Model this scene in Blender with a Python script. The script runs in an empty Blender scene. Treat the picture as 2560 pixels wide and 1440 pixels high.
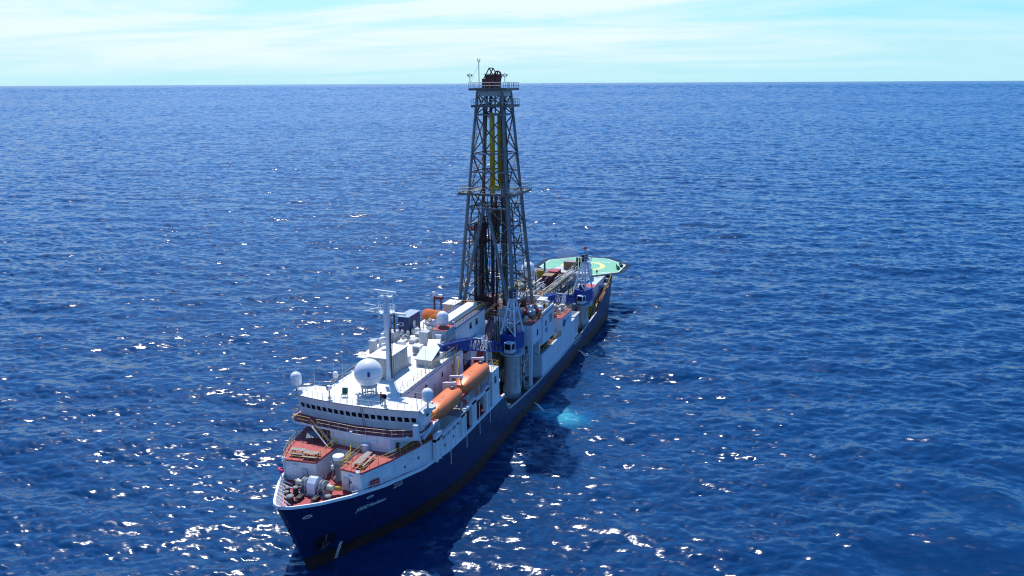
import bpy, bmesh, math, random
import numpy as np
from mathutils import Vector, Matrix
R = math.radians
PI = math.pi
rng = random.Random(7)
SC = bpy.context.scene
COL = SC.collection

# ------------------------------------------------------------------ materials
def nt(m):
    m.use_nodes = True
    return m.node_tree, m.node_tree.nodes['Principled BSDF']

MATS = {}
def paint(name, col, rough=0.55, var=0.10, scale=0.6, metal=0.0, rust=0.0, streak=0.0, spec=0.5, rustcol=(0.16, 0.06, 0.025)):
    """weathered paint: soft colour variation, optional rust blotches and vertical streaks"""
    m = bpy.data.materials.new(name)
    t, b = nt(m)
    N, L = t.nodes, t.links
    tc = N.new('ShaderNodeTexCoord')
    n1 = N.new('ShaderNodeTexNoise'); n1.inputs['Scale'].default_value = scale; n1.inputs['Detail'].default_value = 8
    n1.inputs['Roughness'].default_value = 0.65
    L.new(tc.outputs['Object'], n1.inputs['Vector'])
    mr = N.new('ShaderNodeMapRange')
    mr.inputs[1].default_value = 0.3; mr.inputs[2].default_value = 0.7
    mr.inputs[3].default_value = 1 - var; mr.inputs[4].default_value = 1 + var * 0.6
    L.new(n1.outputs['Fac'], mr.inputs[0])
    mul = N.new('ShaderNodeMix'); mul.data_type = 'RGBA'; mul.blend_type = 'MULTIPLY'; mul.inputs[0].default_value = 1
    mul.inputs[6].default_value = (*col, 1)
    L.new(mr.outputs[0], mul.inputs[7])
    out = mul.outputs[2]
    def layer(out, vec_scale, lo, hi, amt, c, sc, det=6):
        mp = N.new('ShaderNodeMapping'); mp.inputs['Scale'].default_value = vec_scale
        L.new(tc.outputs['Object'], mp.inputs['Vector'])
        n = N.new('ShaderNodeTexNoise'); n.inputs['Scale'].default_value = sc; n.inputs['Detail'].default_value = det
        L.new(mp.outputs[0], n.inputs['Vector'])
        r = N.new('ShaderNodeMapRange'); r.inputs[1].default_value = lo; r.inputs[2].default_value = hi
        r.inputs[3].default_value = 0; r.inputs[4].default_value = amt
        L.new(n.outputs['Fac'], r.inputs[0])
        mx = N.new('ShaderNodeMix'); mx.data_type = 'RGBA'
        L.new(r.outputs[0], mx.inputs[0]); L.new(out, mx.inputs[6]); mx.inputs[7].default_value = (*c, 1)
        return mx.outputs[2]
    if rust:
        out = layer(out, (1, 1, 1), 0.62 - rust * 0.15, 0.72, min(1, 0.5 + rust * 0.5), rustcol, 1.3, 10)
    if streak:
        out = layer(out, (2.2, 2.2, 0.12), 0.52, 0.78, streak, rustcol, 1.0, 5)
    L.new(out, b.inputs['Base Color'])
    b.inputs['Roughness'].default_value = rough
    b.inputs['Metallic'].default_value = metal
    b.inputs['Specular IOR Level'].default_value = spec
    MATS[name] = m
    return m

white = paint('white_paint', (0.72, 0.74, 0.76), 0.45, 0.12, 0.5, streak=0.34, rustcol=(0.40, 0.31, 0.23))
white_clean = paint('clean_white_paint', (0.80, 0.81, 0.82), 0.35, 0.04, 0.4)
roofwhite = paint('roof_white_paint', (0.80, 0.79, 0.74), 0.6, 0.10, 0.5, rust=0.05, rustcol=(0.55, 0.47, 0.36))
greywhite = paint('grey_white_paint', (0.50, 0.52, 0.53), 0.5, 0.15, 0.6, streak=0.3)
navy = paint('navy_hull_paint', (0.0065, 0.018, 0.078), 0.42, 0.30, 0.22, streak=0.45, rustcol=(0.020, 0.035, 0.085))
def dented(m, scale=0.5, k=0.25):
    t_ = m.node_tree; n_ = t_.nodes.new('ShaderNodeTexNoise'); n_.inputs['Scale'].default_value = scale; n_.inputs['Detail'].default_value = 2
    c_ = t_.nodes.new('ShaderNodeTexCoord'); t_.links.new(c_.outputs['Object'], n_.inputs['Vector'])
    b_ = t_.nodes.new('ShaderNodeBump'); b_.inputs['Strength'].default_value = k; b_.inputs['Distance'].default_value = 0.5
    t_.links.new(n_.outputs['Fac'], b_.inputs['Height']); t_.links.new(b_.outputs[0], t_.nodes['Principled BSDF'].inputs['Normal'])
dented(navy)
boot = paint('brown_boot_paint', (0.040, 0.015, 0.011), 0.6, 0.35, 0.4, rust=0.2, rustcol=(0.015, 0.012, 0.012))
bootline = paint('black_boot_line', (0.006, 0.008, 0.018), 0.5, 0.3, 0.4)
deckred = paint('red_deck_paint', (0.40, 0.052, 0.066), 0.7, 0.2, 0.5, rust=0.12, rustcol=(0.25, 0.10, 0.07))
decksalmon = paint('faded_red_deck_paint', (0.46, 0.085, 0.078), 0.75, 0.18, 0.6)
deckbrown = paint('brown_deck_paint', (0.17, 0.075, 0.05), 0.75, 0.3, 0.5, rust=0.3)
deckgrey = paint('grey_deck_paint', (0.22, 0.24, 0.25), 0.7, 0.2, 0.5)
yellow = paint('yellow_rail_paint', (0.60, 0.40, 0.03), 0.5, 0.15, 1.0)
yellowd = paint('dull_yellow_paint', (0.42, 0.30, 0.015), 0.5, 0.25, 0.8, rust=0.2)
cream = paint('cream_rail_paint', (0.55, 0.50, 0.36), 0.5, 0.15, 1.0)
orange = paint('orange_lifeboat_fibreglass', (0.74, 0.185, 0.050), 0.45, 0.08, 0.5, streak=0.12, rustcol=(0.62, 0.22, 0.08))
orangecloth = paint('orange_tarpaulin', (0.75, 0.16, 0.03), 0.8, 0.25, 0.9)
legsteel = paint('blue_grey_leg_steel', (0.17, 0.185, 0.20), 0.5, 0.3, 0.5, rust=0.45, rustcol=(0.10, 0.05, 0.03))
steel = paint('derrick_grey_steel', (0.105, 0.10, 0.095), 0.5, 0.3, 0.5, metal=0.0, rust=0.65, rustcol=(0.10, 0.045, 0.025))
steeldark = paint('dark_oily_steel', (0.045, 0.045, 0.05), 0.5, 0.3, 0.7, rust=0.4, rustcol=(0.09, 0.04, 0.025))
rusty = paint('rusty_red_steel', (0.17, 0.045, 0.035), 0.7, 0.35, 0.8, rust=0.5)
rustbrown = paint('brown_rust_steel', (0.14, 0.08, 0.045), 0.8, 0.35, 0.8, rust=0.4)
galv = paint('galvanised_steel', (0.32, 0.35, 0.37), 0.45, 0.2, 0.8, metal=0.3)
craneblue = paint('blue_crane_paint', (0.012, 0.045, 0.26), 0.4, 0.12, 0.6, rust=0.06)
cranewhite = paint('pale_crane_paint', (0.58, 0.66, 0.74), 0.45, 0.12, 0.6, streak=0.2)
bluebox = paint('blue_container_paint', (0.035, 0.06, 0.16), 0.5, 0.15, 0.6, rust=0.1)
greenheli = paint('green_helideck_paint', (0.19, 0.49, 0.31), 0.75, 0.16, 0.25, rust=0.08, rustcol=(0.12, 0.30, 0.2))
markyellow = paint('yellow_marking_paint', (0.76, 0.68, 0.24), 0.7, 0.1, 0.6)
markwhite = paint('white_marking_paint', (0.78, 0.78, 0.74), 0.7, 0.12, 1.0)
black = paint('black_rubber', (0.015, 0.015, 0.017), 0.6, 0.3, 1.0)
tan = paint('tan_timber_planks', (0.30, 0.20, 0.11), 0.8, 0.3, 1.2)
greytimber = paint('weathered_grey_timber', (0.33, 0.30, 0.26), 0.8, 0.25, 2.0)
redsign = paint('red_sign_paint', (0.50, 0.02, 0.035), 0.5, 0.08, 1.0)
pink = paint('magenta_plastic', (0.75, 0.02, 0.16), 0.5, 0.05, 1.0)
cyan = paint('cyan_tarpaulin', (0.03, 0.35, 0.55), 0.6, 0.15, 2.0)
greenp = paint('dark_green_paint', (0.02, 0.12, 0.09), 0.6, 0.2, 1.0)
limey = paint('lime_yellow_plastic', (0.65, 0.75, 0.03), 0.5, 0.05, 1.0)
netmat = paint('dark_safety_net', (0.06, 0.06, 0.065), 0.8, 0.2, 2.0)
skin_m = paint('skin', (0.35, 0.18, 0.11), 0.6, 0.05, 3.0)
cloth_dark = paint('dark_navy_overalls', (0.03, 0.035, 0.06), 0.8, 0.15, 6.0)
cloth_red = paint('red_shirt_cloth', (0.40, 0.03, 0.04), 0.8, 0.15, 6.0)
hair_m = paint('dark_hair', (0.02, 0.015, 0.012), 0.7, 0.1, 6.0)
glass = bpy.data.materials.new('dark_window_glass')
_t, _b = nt(glass)
_b.inputs['Base Color'].default_value = (0.006, 0.009, 0.014, 1); _b.inputs['Roughness'].default_value = 0.06
lampglass = paint('lamp_glass', (0.85, 0.85, 0.80), 0.2, 0.03, 2.0)

# ------------------------------------------------------------------ mesh builder
class MB:
    def __init__(s):
        s.bm = bmesh.new(); s.mi = 0
    def _f(s, vs, smooth=False):
        try:
            f = s.bm.faces.new(vs)
        except ValueError:
            return None
        f.material_index = s.mi; f.smooth = smooth
        return f
    def m(s, i):
        s.mi = i; return s
    def box(s, x0, x1, y0, y1, z0, z1, M=None):
        if x0 > x1: x0, x1 = x1, x0
        if y0 > y1: y0, y1 = y1, y0
        if z0 > z1: z0, z1 = z1, z0
        v = [Vector((x, y, z)) for z in (z0, z1) for y in (y0, y1) for x in (x0, x1)]
        if M is not None: v = [M @ p for p in v]
        v = [s.bm.verts.new(p) for p in v]
        for q in ((0, 2, 3, 1), (4, 5, 7, 6), (0, 1, 5, 4), (2, 6, 7, 3), (0, 4, 6, 2), (1, 3, 7, 5)):
            s._f([v[i] for i in q])
        return s
    def cbox(s, c, d, rz=0, ry=0, rx=0):
        M = Matrix.Translation(Vector(c)) @ Matrix.Rotation(rz, 4, 'Z') @ Matrix.Rotation(ry, 4, 'Y') @ Matrix.Rotation(rx, 4, 'X')
        return s.box(-d[0] / 2, d[0] / 2, -d[1] / 2, d[1] / 2, -d[2] / 2, d[2] / 2, M)
    def tube(s, a, b, r, n=6, r2=None, cap=True):
        a, b = Vector(a), Vector(b); d = b - a
        if d.length < 1e-6: return s
        r2 = r if r2 is None else r2
        z = d.normalized(); x = z.orthogonal().normalized()
        if abs(z.z) < 0.95:
            x = z.cross(Vector((0, 0, 1))).normalized()
        y = z.cross(x)
        A = [s.bm.verts.new(a + (x * math.cos(t) + y * math.sin(t)) * r) for t in [2 * PI * (i + 0.5) / n for i in range(n)]]
        Bv = [s.bm.verts.new(b + (x * math.cos(t) + y * math.sin(t)) * r2) for t in [2 * PI * (i + 0.5) / n for i in range(n)]]
        for i in range(n):
            s._f((A[i], A[(i + 1) % n], Bv[(i + 1) % n], Bv[i]), n > 6)
        if cap:
            s._f(A[::-1]); s._f(Bv)
        return s
    def bar(s, a, b, w, h=None):      # square section bar
        return s.tube(a, b, w * 0.7071, 4)
    def path(s, pts, r, n=6, closed=False):
        pts = list(pts)
        if closed: pts = pts + [pts[0]]
        for a, b in zip(pts[:-1], pts[1:]): s.tube(a, b, r, n)
        return s
    def lathe(s, prof, c=(0, 0, 0), n=24, M=None, smooth=True):
        c = Vector(c); rings = []
        for r, z in prof:
            if r < 1e-5:
                p = Vector((0, 0, z)); p = (M @ p if M is not None else p) + c
                rings.append([s.bm.verts.new(p)])
            else:
                ring = []
                for i in range(n):
                    t = 2 * PI * i / n
                    p = Vector((r * math.cos(t), r * math.sin(t), z)); p = (M @ p if M is not None else p) + c
                    ring.append(s.bm.verts.new(p))
                rings.append(ring)
        for A, Bv in zip(rings[:-1], rings[1:]):
            for i in range(n):
                j = (i + 1) % n
                if len(A) == 1 and len(Bv) == 1: continue
                if len(A) == 1: s._f((A[0], Bv[j], Bv[i])[::-1], smooth)
                elif len(Bv) == 1: s._f((A[i], A[j], Bv[0]), smooth)
                else: s._f((A[i], A[j], Bv[j], Bv[i]), smooth)
        return s
    def cyl(s, c, r, z0, z1, n=20, r2=None):
        r2 = r if r2 is None else r2
        return s.lathe([(0, z0), (r, z0), (r2, z1), (0, z1)], c, n, smooth=False)
    def sphere(s, c, r, n=16, sz=1.0):
        k = max(6, n // 2)
        return s.lathe([(r * math.sin(PI * i / k) if 0 < i < k else 0, -r * sz * math.cos(PI * i / k)) for i in range(k + 1)], c, n)
    def prism(s, poly, z0, z1, topmat=None):
        v0 = [s.bm.verts.new((p[0], p[1], z0)) for p in poly]
        v1 = [s.bm.verts.new((p[0], p[1], p[2] if len(p) > 2 else z1)) for p in poly]
        n = len(poly)
        area = sum(poly[i][0] * poly[(i + 1) % n][1] - poly[(i + 1) % n][0] * poly[i][1] for i in range(n))
        if area < 0: v0.reverse(); v1.reverse()
        for i in range(n): s._f((v0[i], v0[(i + 1) % n], v1[(i + 1) % n], v1[i]))
        s._f(v0[::-1])
        k = s.mi
        if topmat is not None: s.mi = topmat
        s._f(v1); s.mi = k
        return s
    def quad(s, a, b, c, d, smooth=False):
        s._f([s.bm.verts.new(Vector(p)) for p in (a, b, c, d)], smooth); return s
    def rail(s, pts, h=1.05, step=1.5, r=0.032, mids=1, closed=False):
        pts = [Vector(p) for p in pts]
        if closed: pts.append(pts[0])
        up = Vector((0, 0, h))
        for a, b in zip(pts[:-1], pts[1:]):
            s.tube(a + up, b + up, r, 5)
            for k in range(1, mids + 1): s.tube(a + up * (k / (mids + 1)), b + up * (k / (mids + 1)), r * 0.8, 5)
            n = max(1, round((b - a).length / step))
            for i in range(n): s.tube(a.lerp(b, i / n), a.lerp(b, i / n) + up, r, 5)
        s.tube(pts[-1], pts[-1] + up, r, 5)
        return s
    def corrug(s, x0, x1, y0, y1, z0, z1, pitch=0.3, depth=0.04):
        """container-like box with pressed vertical ribs on its four sides"""
        s.box(x0, x1, y0, y1, z0, z1)
        n = max(2, int((x1 - x0) / pitch))
        for i in range(n):
            a = x0 + (i + 0.25) * (x1 - x0) / n; b = a + 0.5 * (x1 - x0) / n
            s.box(a, b, y1 + 0.002, y1 + depth, z0 + 0.15, z1 - 0.15)
            s.box(a, b, y0 - depth, y0 - 0.002, z0 + 0.15, z1 - 0.15)
        n = max(2, int((y1 - y0) / pitch))
        for i in range(n):
            a = y0 + (i + 0.25) * (y1 - y0) / n; b = a + 0.5 * (y1 - y0) / n
            s.box(x1 + 0.002, x1 + depth, a, b, z0 + 0.15, z1 - 0.15)
            s.box(x0 - depth, x0 - 0.002, a, b, z0 + 0.15, z1 - 0.15)
        for zz in (z0, z1):
            for yy in (y0, y1): s.box(x0 - 0.06, x1 + 0.06, yy - 0.06, yy + 0.06, zz - 0.06, zz + 0.06)
        return s
    def ladder(s, a, b, w=0.5, side=(0, 1, 0), r=0.03, step=0.35):
        a, b, sd = Vector(a), Vector(b), Vector(side).normalized() * w / 2
        s.tube(a - sd, b - sd, r, 4); s.tube(a + sd, b + sd, r, 4)
        n = int((b - a).length / step)
        for i in range(1, n): p = a.lerp(b, i / n); s.tube(p - sd, p + sd, r * 0.8, 4)
        return s
    def stairs(s, a, b, w=0.9, side=(0, 1, 0), steps=12, rail=True, tread=1, rmat=0):
        a, b, sd = Vector(a), Vector(b), Vector(side).normalized() * w / 2
        k = s.mi
        for sg in (-1, 1):
            s.mi = k; s.bar(a + sd * sg, b + sd * sg, 0.16)
            if rail:
                s.mi = rmat; up = Vector((0, 0, 0.95))
                s.tube(a + sd * sg + up, b + sd * sg + up, 0.035, 5)
                for t in (0, 0.33, 0.66, 1): p = a.lerp(b, t) + sd * sg; s.tube(p, p + up, 0.03, 5)
        s.mi = tread
        d = (b - a); hd = Vector((d.x, d.y, 0)).normalized()
        rz = math.atan2(hd.y, hd.x)
        for i in range(steps):
            p = a.lerp(b, (i + 0.5) / steps); s.cbox(p, (0.26, w, 0.05), rz)
        s.mi = k
        return s
    def build(s, name, mats, parent=None, loc=None):
        if not isinstance(mats, (list, tuple)): mats = [mats]
        bmesh.ops.recalc_face_normals(s.bm, faces=s.bm.faces[:])
        off = WLOC.get(parent.name, Vector()) if parent is not None else (Vector(loc) if loc is not None else Vector())
        if off.length > 0: bmesh.ops.translate(s.bm, verts=s.bm.verts[:], vec=-off)
        me = bpy.data.meshes.new(name); s.bm.to_mesh(me); s.bm.free()
        for m in mats: me.materials.append(m)
        o = bpy.data.objects.new(name, me); COL.objects.link(o)
        if parent is not None:
            o.parent = parent; WLOC[o.name] = off
        else:
            o.location = off; WLOC[o.name] = off
        return o

WLOC = {}
def thing(name, label, cat, loc=(0, 0, 0), group=None):
    o = bpy.data.objects.new(name, None); COL.objects.link(o)
    o.empty_display_size = 0.5
    o.location = loc; WLOC[o.name] = Vector(loc)
    o['label'] = label; o['category'] = cat
    if group: o['group'] = group
    return o
def tag(o, label=None, cat=None, group=None, kind=None):
    if label: o['label'] = label
    if cat: o['category'] = cat
    if group: o['group'] = group
    if kind: o['kind'] = kind
    return o
def dup(root, loc, rz=0.0, label=None, group=None):
    def cp(o, parent):
        c = o.copy(); COL.objects.link(c); c.parent = parent
        for ch in o.children: cp(ch, c)
        return c
    r = cp(root, None)
    r.location = loc; r.rotation_euler = (0, 0, rz)
    if label: r['label'] = label
    if group: r['group'] = group
    return r
def text_mesh(body, size, shear=0.0, extrude=0.01, spacing=1.0):
    cu = bpy.data.curves.new('lettering', 'FONT'); cu.body = body; cu.size = size; cu.shear = shear; cu.extrude = extrude
    cu.space_character = spacing; cu.resolution_u = 3
    o = bpy.data.objects.new('lettering', cu); COL.objects.link(o)
    dg = bpy.context.evaluated_depsgraph_get(); dg.update()
    me = bpy.data.meshes.new_from_object(o.evaluated_get(dg))
    bpy.data.objects.remove(o); bpy.data.curves.remove(cu)
    return me
def mesh_obj(name, me, mat, parent):
    me.materials.clear(); me.materials.append(mat); me.name = name
    o = bpy.data.objects.new(name, me); COL.objects.link(o); o.parent = parent
    return o
# ------------------------------------------------------------------ camera
cam = bpy.data.cameras.new('camera'); camo = bpy.data.objects.new('camera', cam); COL.objects.link(camo)
SC.camera = camo
cam.sensor_width = 36; cam.lens = 36 * 2043.17 / 2560
cam.clip_start = 1; cam.clip_end = 250000
CAMP = Vector((73.684, 56.133, 60.833)); PSI = R(109.563); PITCH = R(14.1009); ROLL = R(0.3021)
fw = Vector((-math.sin(PSI) * math.cos(PITCH), math.cos(PSI) * math.cos(PITCH), -math.sin(PITCH)))
rt = Vector((math.cos(PSI), math.sin(PSI), 0)); upv = rt.cross(fw)
rt2 = rt * math.cos(ROLL) - upv * math.sin(ROLL); up2 = upv * math.cos(ROLL) + rt * math.sin(ROLL)
Mx = Matrix((rt2, up2, -fw)).transposed().to_4x4(); Mx.translation = CAMP
camo.matrix_world = Mx

# ------------------------------------------------------------------ sun and sky
EL = R(58.0); AZ = math.atan2(-0.57, -0.82)
sd = Vector((math.cos(EL) * math.cos(AZ), math.cos(EL) * math.sin(AZ), math.sin(EL)))
sun = bpy.data.lights.new('sun', 'SUN'); sun.energy = 4.8; sun.angle = R(0.53); sun.color = (1.0, 0.965, 0.91)
suno = bpy.data.objects.new('sun', sun); COL.objects.link(suno)
suno.rotation_euler = sd.to_track_quat('Z', 'Y').to_euler()
w = bpy.data.worlds.new('World'); SC.world = w; w.use_nodes = True
T = w.node_tree; N, L = T.nodes, T.links
bg = N['Background']; bg.inputs['Strength'].default_value = 0.12
sky = N.new('ShaderNodeTexSky'); sky.sky_type = 'NISHITA'; sky.sun_disc = False
sky.sun_elevation = EL; sky.sun_rotation = PI / 2 - AZ
sky.air_density = 1.0; sky.dust_density = 0.6; sky.ozone_density = 1.6; sky.altitude = 50
tc = N.new('ShaderNodeTexCoord')
# thin high cloud, projected on a flat layer: direction / height
sep = N.new('ShaderNodeSeparateXYZ'); L.new(tc.outputs['Generated'], sep.inputs[0])
zm = N.new('ShaderNodeMath'); zm.operation = 'ADD'; L.new(sep.outputs['Z'], zm.inputs[0]); zm.inputs[1].default_value = 0.07
za = N.new('ShaderNodeMath'); za.operation = 'MAXIMUM'; L.new(zm.outputs[0], za.inputs[0]); za.inputs[1].default_value = 0.02
dv = N.new('ShaderNodeVectorMath'); dv.operation = 'DIVIDE'; L.new(tc.outputs['Generated'], dv.inputs[0])
cmb = N.new('ShaderNodeCombineXYZ'); [L.new(za.outputs[0], cmb.inputs[i]) for i in range(3)]
L.new(cmb.outputs[0], dv.inputs[1])
mp = N.new('ShaderNodeMapping'); mp.inputs['Rotation'].default_value = (0, 0, R(20)); mp.inputs['Scale'].default_value = (0.62, 0.34, 0)
mp.inputs['Location'].default_value = (0.9, 1.3, 0)
L.new(dv.outputs[0], mp.inputs['Vector'])
cn = N.new('ShaderNodeTexNoise'); cn.inputs['Scale'].default_value = 1.0; cn.inputs['Detail'].default_value = 9
cn.inputs['Roughness'].default_value = 0.58; cn.inputs['Distortion'].default_value = 0.6
L.new(mp.outputs[0], cn.inputs['Vector'])
cr = N.new('ShaderNodeMapRange'); cr.inputs[1].default_value = 0.36; cr.inputs[2].default_value = 0.64; cr.inputs[3].default_value = 0; cr.inputs[4].default_value = 1.0
L.new(cn.outputs['Fac'], cr.inputs[0])
# cloud only fills the low part of the sky towards the horizon; overhead stays blue
cz = N.new('ShaderNodeMapRange'); cz.inputs[1].default_value = 0.0; cz.inputs[2].default_value = 0.05; cz.inputs[3].default_value = 0.15; cz.inputs[4].default_value = 1
L.new(sep.outputs['Z'], cz.inputs[0])
cz2 = N.new('ShaderNodeMapRange'); cz2.inputs[1].default_value = 0.095; cz2.inputs[2].default_value = 0.15; cz2.inputs[3].default_value = 1; cz2.inputs[4].default_value = 0.05
L.new(sep.outputs['Z'], cz2.inputs[0])
mm = N.new('ShaderNodeMath'); mm.operation = 'MULTIPLY'; L.new(cr.outputs[0], mm.inputs[0]); L.new(cz.outputs[0], mm.inputs[1])
mm2 = N.new('ShaderNodeMath'); mm2.operation = 'MULTIPLY'; L.new(mm.outputs[0], mm2.inputs[0]); L.new(cz2.outputs[0], mm2.inputs[1])
tint = N.new('ShaderNodeMix'); tint.data_type = 'RGBA'; tint.blend_type = 'MULTIPLY'; tint.inputs[0].default_value = 1
zd = N.new('ShaderNodeMapRange'); zd.interpolation_type = 'SMOOTHSTEP'; zd.inputs[1].default_value = 0.45; zd.inputs[2].default_value = 0.85; zd.inputs[3].default_value = 1.0; zd.inputs[4].default_value = 0.62
L.new(sep.outputs['Z'], zd.inputs[0])
zdm = N.new('ShaderNodeMix'); zdm.data_type = 'RGBA'; zdm.blend_type = 'MULTIPLY'; zdm.inputs[0].default_value = 1
L.new(sky.outputs[0], zdm.inputs[6]); L.new(zd.outputs[0], zdm.inputs[7])
L.new(zdm.outputs[2], tint.inputs[6]); tint.inputs[7].default_value = (0.28, 1.0, 1.88, 1)
# pale moist air low over the sea
hz = N.new('ShaderNodeMapRange'); hz.interpolation_type = 'SMOOTHSTEP'; hz.inputs[1].default_value = 0.03; hz.inputs[2].default_value = 0.12; hz.inputs[3].default_value = 1; hz.inputs[4].default_value = 0
L.new(sep.outputs['Z'], hz.inputs[0])
hmix = N.new('ShaderNodeMix'); hmix.data_type = 'RGBA'
L.new(hz.outputs[0], hmix.inputs[0]); L.new(tint.outputs[2], hmix.inputs[6]); hmix.inputs[7].default_value = (4.2, 7.3, 8.1, 1)
cmix = N.new('ShaderNodeMix'); cmix.data_type = 'RGBA'
# the cloud sheet is thicker to one side of the sky, open bright blue to the other
az = N.new('ShaderNodeVectorMath'); az.operation = 'DOT_PRODUCT'; L.new(tc.outputs['Generated'], az.inputs[0]); az.inputs[1].default_value = rt
azr = N.new('ShaderNodeMapRange'); azr.interpolation_type = 'SMOOTHSTEP'; azr.inputs[1].default_value = -0.15; azr.inputs[2].default_value = 0.45; azr.inputs[3].default_value = 0.42; azr.inputs[4].default_value = 0.0
L.new(az.outputs['Value'], azr.inputs[0])
azz = N.new('ShaderNodeMath'); azz.operation = 'MULTIPLY'; L.new(azr.outputs[0], azz.inputs[0]); L.new(cz2.outputs[0], azz.inputs[1])
azc = N.new('ShaderNodeMath'); azc.operation = 'MULTIPLY'; L.new(azz.outputs[0], azc.inputs[0]); L.new(cz.outputs[0], azc.inputs[1])
mm3 = N.new('ShaderNodeMath'); mm3.operation = 'ADD'; mm3.use_clamp = True; 
azt = N.new('ShaderNodeMapRange'); azt.interpolation_type = 'SMOOTHSTEP'; azt.inputs[1].default_value = 0.15; azt.inputs[2].default_value = 0.5; azt.inputs[3].default_value = 1.0; azt.inputs[4].default_value = 0.45
L.new(az.outputs['Value'], azt.inputs[0])
mmt = N.new('ShaderNodeMath'); mmt.operation = 'MULTIPLY'; L.new(mm2.outputs[0], mmt.inputs[0]); L.new(azt.outputs[0], mmt.inputs[1])
L.new(mmt.outputs[0], mm3.inputs[0]); L.new(azc.outputs[0], mm3.inputs[1])
L.new(mm3.outputs[0], cmix.inputs[0]); L.new(hmix.outputs[2], cmix.inputs[6]); cmix.inputs[7].default_value = (7.0, 8.3, 8.5, 1)
L.new(cmix.outputs[2], bg.inputs['Color'])
SC.view_settings.view_transform = 'Standard'; SC.view_settings.look = 'None'
SC.view_settings.exposure = 0.0; SC.view_settings.gamma = 1.0
SC.render.engine = 'CYCLES'; SC.cycles.filter_width = 1.15
SC.cycles.use_denoising = True; SC.cycles.denoiser = 'OPENIMAGEDENOISE'; SC.cycles.denoising_input_passes = 'RGB_ALBEDO_NORMAL'; SC.cycles.denoising_prefilter = 'ACCURATE'
SC.cycles.max_bounces = 5; SC.cycles.diffuse_bounces = 2; SC.cycles.glossy_bounces = 3; SC.cycles.transmission_bounces = 2
SC.cycles.transparent_max_bounces = 6; SC.cycles.volume_bounces = 0
SC.cycles.sample_clamp_indirect = 1.5; SC.cycles.sample_clamp_direct = 0
SC.cycles.caustics_reflective = False; SC.cycles.caustics_refractive = False

# ------------------------------------------------------------------ sea
def ocean_patch(n, size, lam_min, seed=3):
    """random-phase wind sea on a repeating square patch, cut off below lam_min"""
    g = np.random.default_rng(seed)
    nmax = 512
    kx = np.fft.fftfreq(nmax, 1.0 / nmax) * 2 * np.pi / size
    KX, KY = np.meshgrid(kx, kx, indexing='ij'); K = np.hypot(KX, KY); K[0, 0] = 1
    xi = g.normal(size=K.shape) + 1j * g.normal(size=K.shape)
    Lw = 0.75                                          # V^2/g
    wd = np.array([math.cos(WIND), math.sin(WIND)])
    cosf = (KX * wd[0] + KY * wd[1]) / K
    P = np.exp(-1 / (K * Lw) ** 2) / K ** 3.5 * (0.12 + np.abs(cosf) ** 3) * np.where(cosf < 0, 0.4, 1.0)
    # a longer low swell
    SW = np.exp(-((K - 2 * np.pi / 34) / 0.06) ** 2) * np.abs(cosf) ** 8 + 0.25 * np.exp(-((K - 2 * np.pi / 13) / 0.14) ** 2) * np.abs(cosf) ** 4
    P = P / (P * K * K).sum() + 0.10 * SW / (SW * K * K).sum()
    P[0, 0] = 0
    P *= 1 / (1 + np.exp((K - 2 * np.pi / lam_min) / (0.12 * 2 * np.pi / lam_min)))
    H = xi * np.sqrt(P)
    h = np.fft.ifft2(H).real
    dx = np.fft.ifft2(1j * KX / K * H).real; dy = np.fft.ifft2(1j * KY / K * H).real
    return h, dx, dy
WIND = math.atan2(0.25, 0.97)
SIZE = 173.0
LEV = [0.75, 1.5, 3.0, 6.0, 12.0, 24.0]
base = ocean_patch(512, SIZE, LEV[0])
SCL = 0.208 / math.hypot(np.gradient(base[0], SIZE / 512)[0].std(), np.gradient(base[0], SIZE / 512)[1].std())
open('/tmp/slope.txt','w').write(str((np.gradient(base[0], SIZE/512)[0].std()*SCL, np.gradient(base[0], SIZE/512)[1].std()*SCL)))
PATCH = [tuple(a * SCL for a in ocean_patch(512, SIZE, l)) for l in LEV]
BANDP = tuple(a_ - b_ for a_, b_ in zip(PATCH[0], PATCH[2]))      # waves between the shortest and 7 m
def samp(A, u, v):
    n = A.shape[0]
    u = u / SIZE * n; v = v / SIZE * n
    i = np.floor(u).astype(int); j = np.floor(v).astype(int); fu = u - i; fv = v - j
    i %= n; j %= n; i2 = (i + 1) % n; j2 = (j + 1) % n
    return (A[i, j] * (1 - fu) + A[i2, j] * fu) * (1 - fv) + (A[i, j2] * (1 - fu) + A[i2, j2] * fu) * fv
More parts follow.
